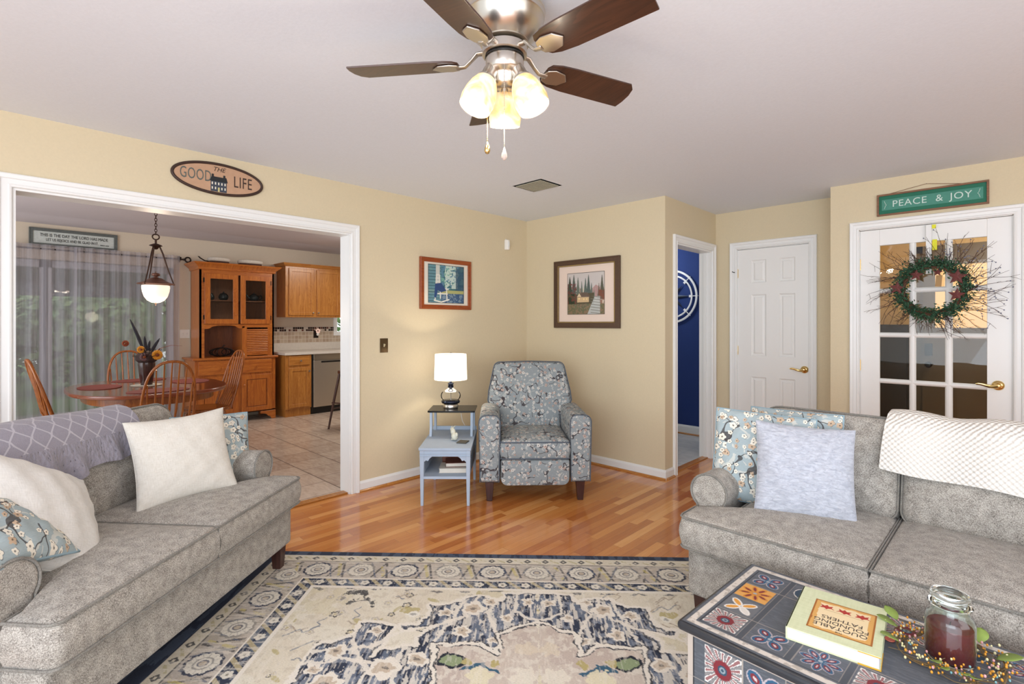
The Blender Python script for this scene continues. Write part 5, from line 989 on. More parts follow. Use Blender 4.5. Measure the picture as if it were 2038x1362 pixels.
def cover_book():
    t = thing('hardcover_book', 'pale green hardcover book lying upside down to us on the painted trunk table', 'book', tloc(-.124, .027, TZ), TR+8); w_, d, h = .222, .288, .036
    mCv = linen('pale green cloth', '#cdd3a8', '#dde2bc', .4, .1, .5); mPg = plain('book pages', '#d6d2d8', .8); mYel = plain('yellow binding', '#d9a520', .5)
    build('pages', B(-w_/2+.004, w_/2-.004, -d/2+.004, d/2-.004, .003, h-.003), mPg, t); build('cover', MB().box(-w_/2, w_/2, -d/2, d/2, 0, .003).box(-w_/2, w_/2, -d/2, d/2, h-.003, h).box(-w_/2, -w_/2+.004, -d/2, d/2, 0, h), mCv, t, bevel=.0008)
    build('corner_trim', MB().box(w_/2-.05, w_/2+.0008, -d/2-.0006, -d/2+.001, h-.0032, h-.001).box(w_/2-.05, w_/2+.0008, -d/2-.0006, -d/2+.001, 0, .003).box(w_/2-.0008, w_/2+.0008, -d/2, -d/2+.09, 0, .0032), mYel, t, label='yellow edge of the cover')
    p = Paint(np.linspace(-.078, .078, 90), np.linspace(-.092, .092, 100), '#efd9ae'); e = np.minimum(.078-np.abs(p.x), .092-np.abs(p.y)); n = vnoise(p.x, p.y, 50, 3); p.put(e < .010+.01*n, '#dba85e'); p.put(e < .003+.003*n, '#a8672c')
    for y in (-.028, -.036, .052): p.put((np.abs(p.y-y) < .0006) & (np.abs(p.x) < .05), '#b59a6e')
    TT = Matrix.Translation((.012, -.012, h+.0004)) @ Matrix.Rotation(PI, 4, 'Z'); p.mesh('title_panel', colmat('title panel', .6), t, TT)
    mInk = plain('book title ink', '#4a3c34', .6); TT2 = Matrix.Translation((.012, -.012, h+.0006)) @ Matrix.Rotation(PI, 4, 'Z')
    for s_, y, sz in (('THE', .077, .010), ('QUOTABLE', .056, .026), ('FOUNDING', .031, .026), ('FATHERS', .006, .026)): text('title_lettering', s_, sz, mInk, t, TT2 @ Matrix.Translation((0, y, 0)), .0002, sx=.98)
    mR = plain('red emblem', '#b3342a', .6)
    for i, x in enumerate((-.045, 0, .045)):
        o = [(x-.020, -.045), (x-.012, -.050), (x-.004, -.046), (x, -.040), (x+.006, -.047), (x+.018, -.044), (x+.012, -.054), (x+.017, -.064), (x+.006, -.059), (x, -.068), (x-.005, -.059), (x-.015, -.066), (x-.012, -.055)]
        build('red_emblem', MB().prism(o if i != 1 else [(2*x-a, b_) for a, b_ in o][::-1], 0, .0004, TT2), mR, t)
cover_book()
def jar():
    jx, jy = .120, .100; t = thing('jar_candle', 'dark red candle in a lidded glass jar on the painted trunk table', 'candle', tloc(jx, jy, TZ), 0)
    mWax = plain('dark red wax', '#6b1016', .55, nscale=30, var=.4); mJar = bpy.data.materials.new('jar glass'); mJar.use_nodes = True; b = mJar.node_tree.nodes['Principled BSDF']; b.inputs['Base Color'].default_value = (.9, .97, .94, 1); b.inputs['Transmission Weight'].default_value = 1; b.inputs['Roughness'].default_value = .03; b.inputs['IOR'].default_value = 1.45
    build('wax', MB().lathe([(.001, .008), (.047, .008), (.049, .014), (.049, .092), (.030, .090), (.001, .088)], 40), mWax, t, smooth=40)
    build('glass_jar', MB().lathe([(.001, 0), (.050, 0), (.054, .006), (.054, .104), (.050, .116), (.042, .124), (.040, .140), (.037, .140), (.039, .124), (.047, .115), (.051, .104), (.051, .008), (.001, .006)], 40, cap=False), mJar, t, smooth=50)
    build('glass_lid', MB().lathe([(.001, .146), (.034, .146), (.036, .138), (.036, .128), (.0365, .142), (.045, .143), (.048, .148), (.045, .153), (.038, .156), (.041, .162), (.044, .170), (.040, .178), (.028, .180), (.022, .172), (.001, .170)], 40, cap=False), mJar, t, smooth=50)
    build('wick', MB().tube([(0, 0, .088), (.002, 0, .10)], .0012, 6), mIron, t)
    g = thing('berry_garland', 'ring of yellow and pink pip berries and green leaves around the jar candle', 'garland', tloc(jx, jy, TZ+.004), 0); rs = random.Random(11); q = MB()
    for k in range(6):
        ph = rs.random()*6; pts = [((.105+.016*sin(3*a+ph)+.006*sin(7*a))*cos(a), (.105+.016*sin(3*a+ph))*sin(a), .008+.007*sin(5*a+ph)) for a in [2*PI*i/48 for i in range(48)]]; q.tube(pts, .0013, 5, closed=True)
    for i in range(60):
        a = rs.uniform(0, 2*PI); r0 = .105; r1 = r0+rs.uniform(-.035, .05); b_ = a+rs.uniform(-.3, .3); q.tube([(r0*cos(a), r0*sin(a), .008), (r1*cos(b_), r1*sin(b_), rs.uniform(.008, .03))], .0009, 4)
    build('stem', q, plain('garland stem', '#6f5a3a', .8), g); cols = [plain('yellow berry', '#d9952a', .4), plain('pink berry', '#d9a0a0', .4), plain('cream berry', '#ddd3a0', .4), plain('blue berry', '#7fb0b4', .4)]
    for ci, n in ((0, 120), (1, 45), (2, 60), (3, 22)):
        q = MB()
        for i in range(n): a = rs.uniform(0, 2*PI); r0 = .105+rs.gauss(0, .020); q.ball((max(r0, .066)*cos(a), max(r0, .066)*sin(a), rs.uniform(.006, .032)), rs.uniform(.002, .0034), 7, (1, 1, 1.3))
        build('berry_cluster', q, cols[ci], g, smooth=180, kind='stuff')
    mLf = plain('sage leaf', '#8aa04e', .6, nscale=40, var=.2)
    for a in (150, 165, 205, 250, 262, 285, 300, 20, 60, 100):
        r0 = .108+rs.gauss(0, .014); M = Matrix.Translation((r0*cos(R(a)), r0*sin(R(a)), .020)) @ Matrix.Rotation(R(a+rs.uniform(-70, 70)), 4, 'Z') @ Matrix.Rotation(R(-22), 4, 'Y'); s_ = rs.uniform(1.0, 1.6); v = []; f = []
        for i in range(9):
            u = i/8; w2 = .012*s_*sin(PI*u)**.7+.0002; v += [(u*.036*s_, -w2, .003*sin(PI*u)), (u*.036*s_, 0, -.001), (u*.036*s_, w2, .003*sin(PI*u))]
        for i in range(8): f += [(i*3, i*3+1, i*3+4, i*3+3), (i*3+1, i*3+2, i*3+5, i*3+4)]
        lf = build('leaf', MB().add(v, f, M), mLf, g, smooth=60); so = lf.modifiers.new('s', 'SOLIDIFY'); so.thickness = .0006
    tag(build('button', MB().lathe([(.001, 0), (.011, 0), (.0125, .002), (.0115, .004), (.008, .0032), (.001, .0032)], 20), plain('coral', '#cf6a55', .5)), 'small coral red button lying between the book and the garland', 'button'); bpy.data.objects['button'].location = tloc(-.008, .107-.03, TZ+.001)
jar()
# ------------------------------------------------------------------ bath: compass wall art
t = thing('compass_wall_art', 'white metal compass ring hung on the navy wall past the narrow doorway', 'wall decor', (-2.955, 5.915, 1.67), 0)
q = MB()
for r_ in (.315, .255): q.tube([(r_*cos(a), -.018, r_*sin(a)) for a in [2*PI*i/64 for i in range(64)]], .009 if r_ > .3 else .007, 6, closed=True, flat=1.6)
for k in range(8): a = PI/4*k; q.tube([(.235*cos(a), -.016, .235*sin(a)), (.335*cos(a), -.016, .335*sin(a))], .006, 6).box(-.014, .014, -.02, -.01, .22, .25, Matrix.Rotation(-a, 4, 'Y'))
build('ring_frame', q, mTrim, t, smooth=50); mGm = plain('gunmetal', '#4b5361', .35, .7)
for k in range(8):
    a = PI/4*k; L_ = .24 if k % 2 == 0 else .20; M = Matrix.Rotation(-a, 4, 'Y'); build('compass_point', MB().add([(0, -.02, 0), (.026, -.012, .035), (0, -.014, L_), (-.026, -.012, .035), (0, -.03, .035)], [(0, 1, 4), (1, 2, 4), (2, 3, 4), (3, 0, 4), (0, 3, 2, 1)], M), mGm, t)
build('hub', MB().ball((0, -.024, 0), .02, 12), mGm, t, smooth=180)

# ------------------------------------------------------------------ dining: curtains, rod, sign, pendant
mSheer = bpy.data.materials.new('grey sheer voile'); mSheer.use_nodes = True; _t = mSheer.node_tree; _t.nodes.remove(_t.nodes['Principled BSDF'])
_uv = nd(_t, 'TexCoord'); _n = nd(_t, 'TexNoise', {'Vector': nd(_t, 'Mapping', {'Vector': _uv.outputs['Object'], 'Scale': (1, 60, 1.5)}).outputs[0], 'Scale': 1, 'Detail': 3})
_d = nd(_t, 'BsdfDiffuse', {'Color': srgb('#cfcad0')}); _l = nd(_t, 'BsdfTranslucent', {'Color': srgb('#c9c5ce')}); _m = nd(_t, 'MixShader', {0: .45, 1: _d.outputs[0], 2: _l.outputs[0]}); _tr = nd(_t, 'BsdfTransparent')
_f = mth(_t, 'ADD', mth(_t, 'MULTIPLY', _n.outputs[0], .55), .30); _x = nd(_t, 'MixShader', {0: _f, 1: _tr.outputs[0], 2: _m.outputs[0]}); _t.links.new(_x.outputs[0], _t.nodes['Material Output'].inputs[0])
def curtain(label, y0, y1, folds, seed):
    t = thing('sheer_curtain', label, 'curtain', (-7.825, 0, 0), 0, 'sheer curtain panels on the rod'); n = 160; rows = 14; v = []; f = []; r = random.Random(seed); ph = [r.random()*6 for _ in range(4)]
    for j in range(rows+1):
        z = .02+(2.235-.02)*j/rows; am = .020+.012*(1-j/rows)
        for i in range(n+1): u = i/n; v.append((am*sin(2*PI*folds*u+ph[0]+.3*sin(9*u+ph[1]))+.008*sin(2*PI*folds*2.3*u+ph[2]), y0+(y1-y0)*u+.01*sin(3*z+ph[3])*(1-j/rows), z))
    for j in range(rows):
        for i in range(n): a = j*(n+1)+i; f.append((a, a+1, a+n+2, a+n+1))
    build('voile', MB().add(v, f), mSheer, t, smooth=180); build('hem', MB().add([(p[0], p[1], p[2]) for p in v[:n+1]]+[(p[0], p[1], p[2]+.05) for p in v[:n+1]], [(i, i+1, n+2+i, n+1+i) for i in range(n)]), mSheer, t)
curtain('grey sheer curtain panel nearer the white casing, left of the mullion', -.70, .76, 11, 1)
curtain('grey sheer curtain panel behind the pendant lamp and dining table', .74, 1.80, 9, 2)
t = thing('curtain_rod', 'black iron curtain rod with ring finial above the sheer curtains', 'curtain rod', (-7.86, 0, 2.19), 0); build('rod', MB().tube([(0, -.9, 0), (0, 1.85, 0)], .011, 10), mIron, t); build('finial', MB().tube([(0, 1.90+.032*cos(a), .032*sin(a)) for a in [2*PI*i/20 for i in range(20)]], .010, 8, closed=True).ball((0, 1.855, 0), .016, 10), mIron, t, smooth=60)
for y in (.76, 1.815): build('bracket', MB().box(-.09, .0, y-.008, y+.008, -.012, .004).box(-.09, -.08, y-.012, y+.012, -.03, .05).box(-.012, .012, y-.008, y+.008, -.012, .03), mIron, t)
# verse sign
t = thing('verse_sign', 'pewter framed verse sign on the kitchen wall above the sheer curtains', 'sign', (XK+.001, .757, 2.333), 90); mPew = plain('pewter frame', '#6b716f', .5, .5, nscale=50, nstr=.5, var=.25); mPl = plain('weathered white plaque', '#c9cfcb', .7, nscale=60, var=.12); mDk = plain('dark raised lettering', '#20282a', .6)
build('frame', MB().frame(.80, .205, .034, -.02, 0).frame(.80, .205, .010, -.026, 0), mPew, t, bevel=.002); build('plaque', B(-.37, .37, -.010, -.004, -.072, .072), mPl, t)
text('lettering', 'THIS IS THE DAY THE LORD HAS MADE', .050, mDk, t, TX(.0, .026, -.011), .002, sx=.70); text('lettering', 'LET US REJOICE AND BE GLAD IN IT.', .044, mDk, t, TX(-.02, -.026, -.011), .002, sx=.66); text('lettering', 'PSALM 118:24', .018, mDk, t, TX(.275, -.042, -.011), .002, sx=.8)
def pendant():
    t = thing('pendant_lamp', 'bronze pendant lamp with lit white glass bowl over the dining table', 'pendant lamp', (-5.9, 1.157, 0), 0); mOR = plain('oil rubbed bronze', '#4a342a', .4, .6)
    q = MB(); z = HK-.004
    q.lathe([(.001, z), (.06, z), (.055, z-.02), (.01, z-.03), (.001, z-.03)], 24); build('canopy', q, mOR, t, smooth=40); q = MB(); k = 0; zz = HK-.03
    while zz > 2.20: q.tube([(.010*cos(a) if k % 2 else 0, 0 if k % 2 else .010*cos(a), zz+.018*sin(a)) for a in [2*PI*i/10 for i in range(10)]], .003, 5, closed=True); zz -= .026; k += 1
    build('chain', q, mOR, t, smooth=60); q = MB().tube([(0, .028*cos(a), 2.178+.026*sin(a)) for a in [2*PI*i/20 for i in range(20)]], .006, 8, closed=True).tube([(0, 0, 2.152), (0, 0, 2.09)], .010, 8).lathe([(.001, 2.115), (.02, 2.112), (.05, 2.098), (.055, 2.092), (.03, 2.084), (.016, 2.06), (.001, 2.055)], 24)
    build('hanger_hub', q, mOR, t, smooth=50)
    for k in range(3): a = R(134+60+120*k); c, s_ = cos(a), sin(a); build('suspension_rod', MB().tube([(.03*c, .03*s_, 2.09), (.055*c, .055*s_, 2.02), (.10*c, .10*s_, 1.86), (.145*c, .145*s_, 1.725)], [.007, .008, .0065, .006], 8).ball((.145*c, .145*s_, 1.722), .010, 8), mOR, t, smooth=60)
    build('cap', MB().lathe([(.001, 1.845), (.004, 1.84), (.004, 1.83), (.03, 1.826), (.036, 1.815), (.034, 1.804), (.016, 1.796), (.018, 1.786), (.055, 1.776), (.085, 1.752), (.115, 1.738), (.150, 1.728), (.153, 1.720), (.118, 1.716), (.112, 1.708), (.001, 1.708)], 40), plain('copper bronze', '#6e4636', .4, .4), t, smooth=50)
    build('glass_bowl', MB().lathe([(.112, 1.714), (.115, 1.69), (.110, 1.65), (.095, 1.60), (.07, 1.565), (.035, 1.545), (.001, 1.54)], 40, cap=False), emis('lit opal glass', srgb('#ffe6cc'), .85, srgb('#fff2e2')), t, smooth=60); build('finial', MB().lathe([(.001, 1.545), (.010, 1.543), (.010, 1.535), (.004, 1.53), (.006, 1.522), (.001, 1.515)], 12), mOR, t)
    light('pendant_light', 'POINT', (-5.9, 1.157, 1.44), 9, (1, .82, .62), rad=.08)
pendant()

# ------------------------------------------------------------------ dining set
def oval(a, b, n=64, e=2.4): return [(a*abs(cos(q))**(2/e)*(1 if cos(q) >= 0 else -1), b*abs(sin(q))**(2/e)*(1 if sin(q) >= 0 else -1)) for q in [2*PI*i/n for i in range(n)]]
DTX, DTY = -5.80, 1.085
def dining_table():
    t = thing('dining_table', 'oval oak pedestal dining table with a glossy reddish top', 'table', (DTX, DTY, 0), 0); build('tabletop', MB().prism(oval(.80, .60), .728, .76), mTable, t, smooth=35, bevel=.010, seg=3)
    build('apron', MB().prism(oval(.68, .49), .655, .728), mChair, t, smooth=35); build('pedestal', MB().lathe([(.001, .10), (.10, .10), (.11, .13), (.07, .18), (.06, .30), (.085, .42), (.10, .50), (.07, .58), (.06, .62), (.12, .66)], 24), mChair, t, smooth=50)
    for k in range(4): a = R(45+90*k); build('foot', MB().tube([(.06*cos(a), .06*sin(a), .16), (.22*cos(a), .22*sin(a), .10), (.42*cos(a), .42*sin(a), .035)], [.05, .042, .034], 10), mChair, t, smooth=60)
dining_table()
mMat = plain('burgundy placemat', '#7a3c34', .8, nscale=80, nstr=.3, var=.2); first = None
for lab, x, y, rz in (('oval burgundy placemat at the left end of the dining table, before the left chair', -.12, -.35, 0), ('oval burgundy placemat in front of the nearest dining chair', .53, -.03, 90), ('oval burgundy placemat at the far curtain side of the dining table', -.55, .02, 90), ('oval burgundy placemat on the hutch side of the dining table', -.10, .36, 0)):
    if first is None: first = tag(build('placemat', MB().prism(oval(.23, .16, 40, 2), 0, .005), mMat, bevel=.002), lab, 'placemat', 'oval placemats'); first.location = (DTX+x, DTY+y, .7605); first.rotation_euler = (0, 0, R(rz))
    else: dup(first, (DTX+x, DTY+y, .7605), rz, lab)
def chair(label):
    t = thing('dining_chair', label, 'chair', group='oak hoop-back dining chairs'); build('seat', slab(oval(.215, .205, 32, 2.6), .425, .458, .012, -.006), mChair, t, smooth=60)
    def hp(u): # u -1..1 along the hoop
        a = PI/2*(1-u)
        w_ = .215*cos(PI-a-0) if False else None
        return a
    pts = []
    for i in range(33):
        u = -1+2*i/32; ang = PI*(i/32)      # 0..pi
        x = -.205*cos(ang)*(1 if True else 0); s_ = sin(ang); h = .44+.60*min(1, s_**.62); x = -.205*(abs(cos(ang))**.8)*(1 if cos(ang) >= 0 else -1)*(1-.10*(1-s_)); y = -.175-.175*(h-.44)/.60; pts.append((x, y, h))
    build('back_frame', MB().tube(pts, .013, 8, flat=.85), mChair, t, smooth=60)
    for i in range(7):
        x = (i-3)*.052; zt = .44+.60*(1-(abs(x)/.205)**2.6)**.5*.985; y1 = -.175-.175*(zt-.44)/.60; build('spindle', MB().tube([(x*.85, -.172, .445), (x*.93, (-.172+y1)/2-.005, (zt+.44)/2-.08), (x, y1, zt)], [.006, .0095, .005], 7), mChair, t, smooth=60)
    for sx in (-1, 1):
        for sy in (-1, 1): build('leg', MB().tube([(sx*.13, sy*.12, .43), (sx*.155, sy*.15, .28), (sx*.165, sy*.16, .22), (sx*.20, sy*.20, 0)], [.016, .022, .013, .012], 9), mChair, t, smooth=60)
        build('stretcher', MB().tube([(sx*.172, -.168, .19), (sx*.172, 0, .19), (sx*.172, .168, .19)], [.008, .013, .008], 8), mChair, t, smooth=60)
    build('stretcher', MB().tube([(-.172, 0, .19), (0, 0, .19), (.172, 0, .19)], [.008, .013, .008], 8), mChair, t, smooth=60); return t
c0 = chair('hoop-back oak chair nearest the sofa, its back towards the living room'); c0.location = (-5.10, 1.03, 0); c0.rotation_euler = (0, 0, R(92))
dup(c0, (-6.52, 1.10, 0), -88, 'hoop-back oak chair on the far curtain side of the dining table'); dup(c0, (-5.86, .60, 0), 4, 'hoop-back oak chair at the left end of the table, seen edge-on'); dup(c0, (-6.10, 1.64, 0), 186, 'hoop-back oak chair in front of the hutch at the right end of the table')
def vase():
    t = thing('flower_vase', 'dark brown vase of dried autumn flowers and feathers on the dining table', 'vase', (-5.80, 1.065, .761), 0); build('vase_body', MB().lathe([(.001, 0), (.045, 0), (.05, .03), (.06, .12), (.068, .20), (.066, .215), (.058, .215), (.055, .19), (.001, .18)], 28), plain('dark glazed pottery', '#3d2521', .15), t, smooth=50); build('tray', MB().lathe([(.001, -.0), (.12, 0), (.125, .004), (.12, .006), (.001, .005)], 32), plain('cream saucer', '#d8d0bd', .4), t, smooth=40)
    rs = random.Random(5); q = MB()
    for i in range(26): a = rs.uniform(0, 6.28); e = rs.uniform(.05, .12); q.tube([(0, 0, .18), (e*.5*cos(a), e*.5*sin(a), .26), (e*cos(a), e*sin(a), rs.uniform(.28, .36))], .003, 5)
    build('stem', q, mIron, t)
    mF = plain('dark feather', '#2b2a33', .8, nscale=80, var=.4)
    for (x, y, z) in ((-.04, -.12, .62), (.02, -.02, .46), (.02, .10, .44), (-.02, .03, .42)):
        pts = [(x*u, y*u**1.4, .2+(z-.2)*u) for u in (0, .3, .55, .75, .9, 1)]; build('feather', MB().tube(pts, [.004, .010, .015, .013, .009, .002], 8, flat=.3), mF, t, smooth=60)
    build('twig', MB().tube([(0, .02, .22), (.0, .10, .34), (0, .2, .37), (0, .29, .36)], [.004, .003, .002, .001], 6), plain('russet twig', '#7a3a24', .8), t)
    def bloom(x, y, z, r, c, cc):
        q = MB()
        for k in range(12): a = 2*PI*k/12; q.ball((x+.012, y+r*.62*cos(a), z+r*.62*sin(a)), r*.36, 6, (.35, 1, 1))
        b_ = build('bloom', q, c, t, smooth=180); build('bloom_center', MB().ball((x+.02, y, z), r*.34, 8, (.5, 1, 1)), cc, b_, smooth=180)
    mO = plain('golden petals', '#d98e1c', .6); mDk2 = plain('brown flower eye', '#7a3a12', .7); bloom(.06, .07, .285, .048, mO, mDk2); bloom(.05, -.055, .34, .035, mO, mDk2); bloom(.06, -.03, .27, .04, plain('mauve brown petals', '#6b4f50', .8), mDk2); bloom(.05, -.17, .40, .03, plain('rust petals', '#8c4022', .7), mDk2)
    build('leaf_mass', MB().ball((0, 0, .26), .085, 10, (1, 1.1, .8)), plain('dark dried leaves', '#3c2c28', .9, nscale=60, nstr=1, var=.5), t, smooth=None, kind='stuff')
vase()

# ------------------------------------------------------------------ hutch
def hutch():
    t = thing('china_hutch', 'honey-red oak china hutch with two glass doors against the kitchen wall', 'hutch', (0, 0, 0), 0); X1, X0 = -7.45, -7.93; a, b = 1.875, 2.88; ub, ua = 2.885, 1.950; UX = -7.52
    build('base_cabinet', MB().box(X0, X1, a, b, .12, .86).box(X0, X1, a, b, .12, .14), mHutch, t, bevel=.002); build('counter_ledge', MB().box(X0, X1+.03, a-.03, b+.03, .86, .89), mHutchH, t, bevel=.008)
    for y0, y1 in ((a, a+.16), (b-.16, b)):
        s_ = 1 if y0 == a else -1; e = y0 if s_ > 0 else y1; o = [(e, 0), (e+s_*.05, 0), (e+s_*.07, .03), (e+s_*.10, .045), (e+s_*.13, .075), (e+s_*.20, .09), (e+s_*.20, .12), (e, .12)]; build('bracket_foot', MB().prism(o, X1-.02, X1+.012, ax='x').box(X0, X0+.03, min(e, e+s_*.06), max(e, e+s_*.06), 0, .12), mHutchH, t, bevel=.003)
    # drawers and doors of the base
    for y0, y1 in ((2.005, 2.385), (2.43, 2.825)):
        d = build('drawer', MB().box(X1, X1+.018, y0-.09 if y0 < 2.1 else y0, y1, .665, .845), mHutchH, t, bevel=.004); build('knob', MB().lathe([(.010, 0), (.008, .012), (.016, .02), (.014, .03), (.001, .032)], 14, Matrix.Translation((X1+.018, (y0+y1)/2, .755)) @ Matrix.Rotation(R(90), 4, 'Y')), mHutch, d, smooth=50)
        y0_ = y0-.09 if y0 < 2.1 else y0; d = build('cabinet_door', MB().frame(y1-y0_, .50, .062, -.018, 0, M=Matrix.Translation((X1, (y0_+y1)/2, .385)) @ Matrix.Rotation(R(90), 4, 'Z')), mHutch, t, bevel=.003)
        build('raised_panel', MB().prism(rrect(y0_+.075, y1-.075, .205, .565, .002, 2), X1+.002, X1+.012, ax='x'), mHutch, d, bevel=.008, seg=1); build('knob', MB().lathe([(.009, 0), (.007, .012), (.014, .02), (.001, .03)], 14, Matrix.Translation((X1+.018, y1-.03 if y0 < 2.1 else y0+.03, .50)) @ Matrix.Rotation(R(90), 4, 'Y')), mHutch, d, smooth=50)
    # upper case: sides, back, shelves, top, valance
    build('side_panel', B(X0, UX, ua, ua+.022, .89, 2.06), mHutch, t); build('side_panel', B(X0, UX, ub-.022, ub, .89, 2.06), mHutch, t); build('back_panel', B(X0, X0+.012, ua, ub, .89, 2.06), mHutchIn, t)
    fr = MB().box(UX-.018, UX, ua, ua+.055, .89, 2.06).box(UX-.018, UX, ub-.055, ub, .89, 2.06).box(UX-.018, UX, ua+.055, ub-.055, 1.995, 2.06)
    va = [(ua+.055, 1.33), (ub-.055, 1.33), (ub-.055, 1.285), (2.50, 1.285), (2.46, 1.272), (2.42, 1.275), (2.38, 1.302), (2.32, 1.312), (2.16, 1.312), (2.10, 1.298), (2.06, 1.272), (ua+.055, 1.265)]; fr.prism(va, UX-.018, UX, ax='x'); build('face_frame', fr, mHutchH, t)
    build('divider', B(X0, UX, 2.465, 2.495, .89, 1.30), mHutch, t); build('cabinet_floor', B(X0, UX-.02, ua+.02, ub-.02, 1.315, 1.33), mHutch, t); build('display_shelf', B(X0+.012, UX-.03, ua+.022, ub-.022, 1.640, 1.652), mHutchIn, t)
    cr = [(0, 2.045), (.018, 2.05), (.020, 2.075), (.045, 2.10), (.075, 2.125), (.080, 2.14), (0, 2.14)]; ms = MB()
    for lv in range(len(cr)-2):
        (o1, z1), (o2, z2) = cr[lv], cr[lv+1]; ms.add([(X0, ua-o1, z1), (UX+o1, ua-o1, z1), (UX+o1, ub+o1, z1), (X0, ub+o1, z1), (X0, ua-o2, z2), (UX+o2, ua-o2, z2), (UX+o2, ub+o2, z2), (X0, ub+o2, z2)], [(0, 1, 5, 4), (1, 2, 6, 5), (2, 3, 7, 6)])
    o2 = .08; ms.add([(X0, ua-o2, 2.14), (UX+o2, ua-o2, 2.14), (UX+o2, ub+o2, 2.14), (X0, ub+o2, 2.14)], [(0, 1, 2, 3)]); ms.box(X0, UX, ua, ub, 2.06, 2.075); build('crown', ms, mHutchH, t)
    for y0, y1, kx in ((2.005, 2.41, -1), (2.438, 2.832, 1)):
        d = build('glass_door', MB().frame(y1-y0, .665, .066, -.02, 0, M=Matrix.Translation((UX, (y0+y1)/2, 1.665)) @ Matrix.Rotation(R(90), 4, 'Z')), mHutch, t, bevel=.003); build('glass_pane', B(UX+.006, UX+.009, y0+.06, y1-.06, 1.395, 1.935), mPane, d)
        build('knob', MB().lathe([(.006, 0), (.005, .01), (.010, .016), (.001, .024)], 12, Matrix.Translation((UX+.02, y1-.03 if kx < 0 else y0+.03, 1.46)) @ Matrix.Rotation(R(90), 4, 'Y')), mHutch, d, smooth=50)
        for z in (1.42, 1.91): yh = y0-.008 if kx < 0 else y1+.008; build('hinge', B(UX, UX+.008, yh-.008, yh+.008, z-.03, z+.03), mIron, d)
    q = MB()
    for i in range(13): z = .955+i*.0245; q.tube([(UX-.006, 2.525, z), (UX-.006, 2.80, z)], .0125, 8)
    q.box(UX-.012, UX+.004, 2.525, 2.80, .90, .95); tb = build('tambour_door', q, mHutchH, t, smooth=60); build('pull', MB().box(UX+.004, UX+.014, 2.60, 2.72, .922, .93), mHutch, tb); build('tambour_surround', MB().box(UX-.018, UX, 2.495, 2.525, .89, 1.285).box(UX-.018, UX, 2.80, 2.832, .89, 1.285), mHutch, t)
hutch()
mTeal = plain('dark glazed stoneware', '#1e2a30', .12)
def teapot():
    t = thing('teapot', 'dark glazed teapot on the shelf behind the right glass door', 'teapot', (-7.70, 2.68, 1.653), 10); build('pot_body', MB().lathe([(.001, 0), (.04, 0), (.066, .025), (.072, .05), (.062, .08), (.03, .098), (.001, .10)], 24), mTeal, t, smooth=60); build('lid', MB().lathe([(.034, .096), (.025, .108), (.006, .112), (.010, .12), (.001, .128)], 20), mTeal, t, smooth=60); build('handle', MB().tube([(0, .062, .075), (0, .10, .09), (0, .118, .06), (0, .095, .03), (0, .064, .03)], .007, 8), mTeal, t, smooth=60); build('spout', MB().tube([(0, -.055, .035), (0, -.09, .06), (0, -.112, .092)], [.016, .010, .007], 8), mTeal, t, smooth=60)
teapot()
t = thing('sugar_bowl', 'round dark lidded bowl in the middle of the left glass-door shelf', 'bowl', (-7.70, 2.285, 1.653), 0); build('bowl_body', MB().lathe([(.001, 0), (.035, 0), (.058, .025), (.062, .05), (.052, .08), (.001, .082)], 24), mTeal, t, smooth=60); build('lid', MB().lathe([(.05, .081), (.035, .10), (.010, .108), (.012, .118), (.001, .124)], 24), mTeal, t, smooth=60)
t = thing('creamer', 'small dark pitcher at the left edge of the hutch shelf', 'pitcher', (-7.72, 2.13, 1.653), 0); build('pitcher_body', MB().lathe([(.001, 0), (.032, 0), (.048, .03), (.045, .06), (.030, .085), (.036, .096), (.030, .096), (.001, .06)], 20), mTeal, t, smooth=60); build('handle', MB().tube([(0, -.035, .08), (0, -.068, .07), (0, -.062, .035), (0, -.042, .03)], .005, 8), mTeal, t, smooth=60)
t = thing('wire_pumpkin', 'dark wire pumpkin decoration in the open niche of the hutch', 'decoration', (-7.62, 2.24, .891), 0); q = MB()
for k in range(6): a = PI*k/6; q.tube([(.05*cos(a)*cos(u)*1.0, .14*sin(a)*cos(u) if k else .14*cos(u), .062+.055*sin(u)) for u in [2*PI*i/24 for i in range(24)]], .006, 6, closed=True)
q.tube([(.0, .135*cos(u), .062+.055*sin(u)) for u in [2*PI*i/32 for i in range(32)]], .009, 6, closed=True).tube([(.0, .06+.06*cos(u), .06+.045*sin(u)) for u in [2*PI*i/24 for i in range(24)]], .006, 6, closed=True); build('wire_frame', q, mIron, t, smooth=60); build('stem', MB().tube([(0, 0, .115), (0, .01, .135), (0, .035, .155)], [.008, .007, .010], 8), mIron, t)
mWick = plain('dark brown wicker', '#4a2a1c', .7, nscale=90, nstr=.8, var=.4); mQuilt = linen('cream quilted cloth', '#cfc6b8', '#e4ddd0', .3, .5)
def basket(label, y, L_, hnd, rz):
    t = thing('basket', label, 'basket', (-7.68, y, 2.142), rz); build('basket_body', MB().prism(oval(.09, L_, 32, 2.6), 0, .04), mWick, t, bevel=.01); build('cloth_lining', slab(oval(.105, L_+.01, 40, 2.8), .035, .085, .02, .012), mQuilt, t, smooth=60)
    if hnd: build('handle', MB().tube([(0, -L_+.02, .03), (0, -L_-.04, .035), (0, -L_-.10, .07), (0, -L_-.12, .09), (0, -L_-.10, .075)], .008, 8), mIron, t, smooth=60)
basket('dark wicker basket with raised cream lining, left on top of the hutch', 2.22, .125, True, 0); basket('flatter cream-lined basket on the right top of the hutch', 2.62, .15, False, -4)
switch('white double light switch on the kitchen wall left of the hutch', (XK+.001, 1.885, 1.20), 90, .115, .115, mWhiteP, mWhiteP, 2)

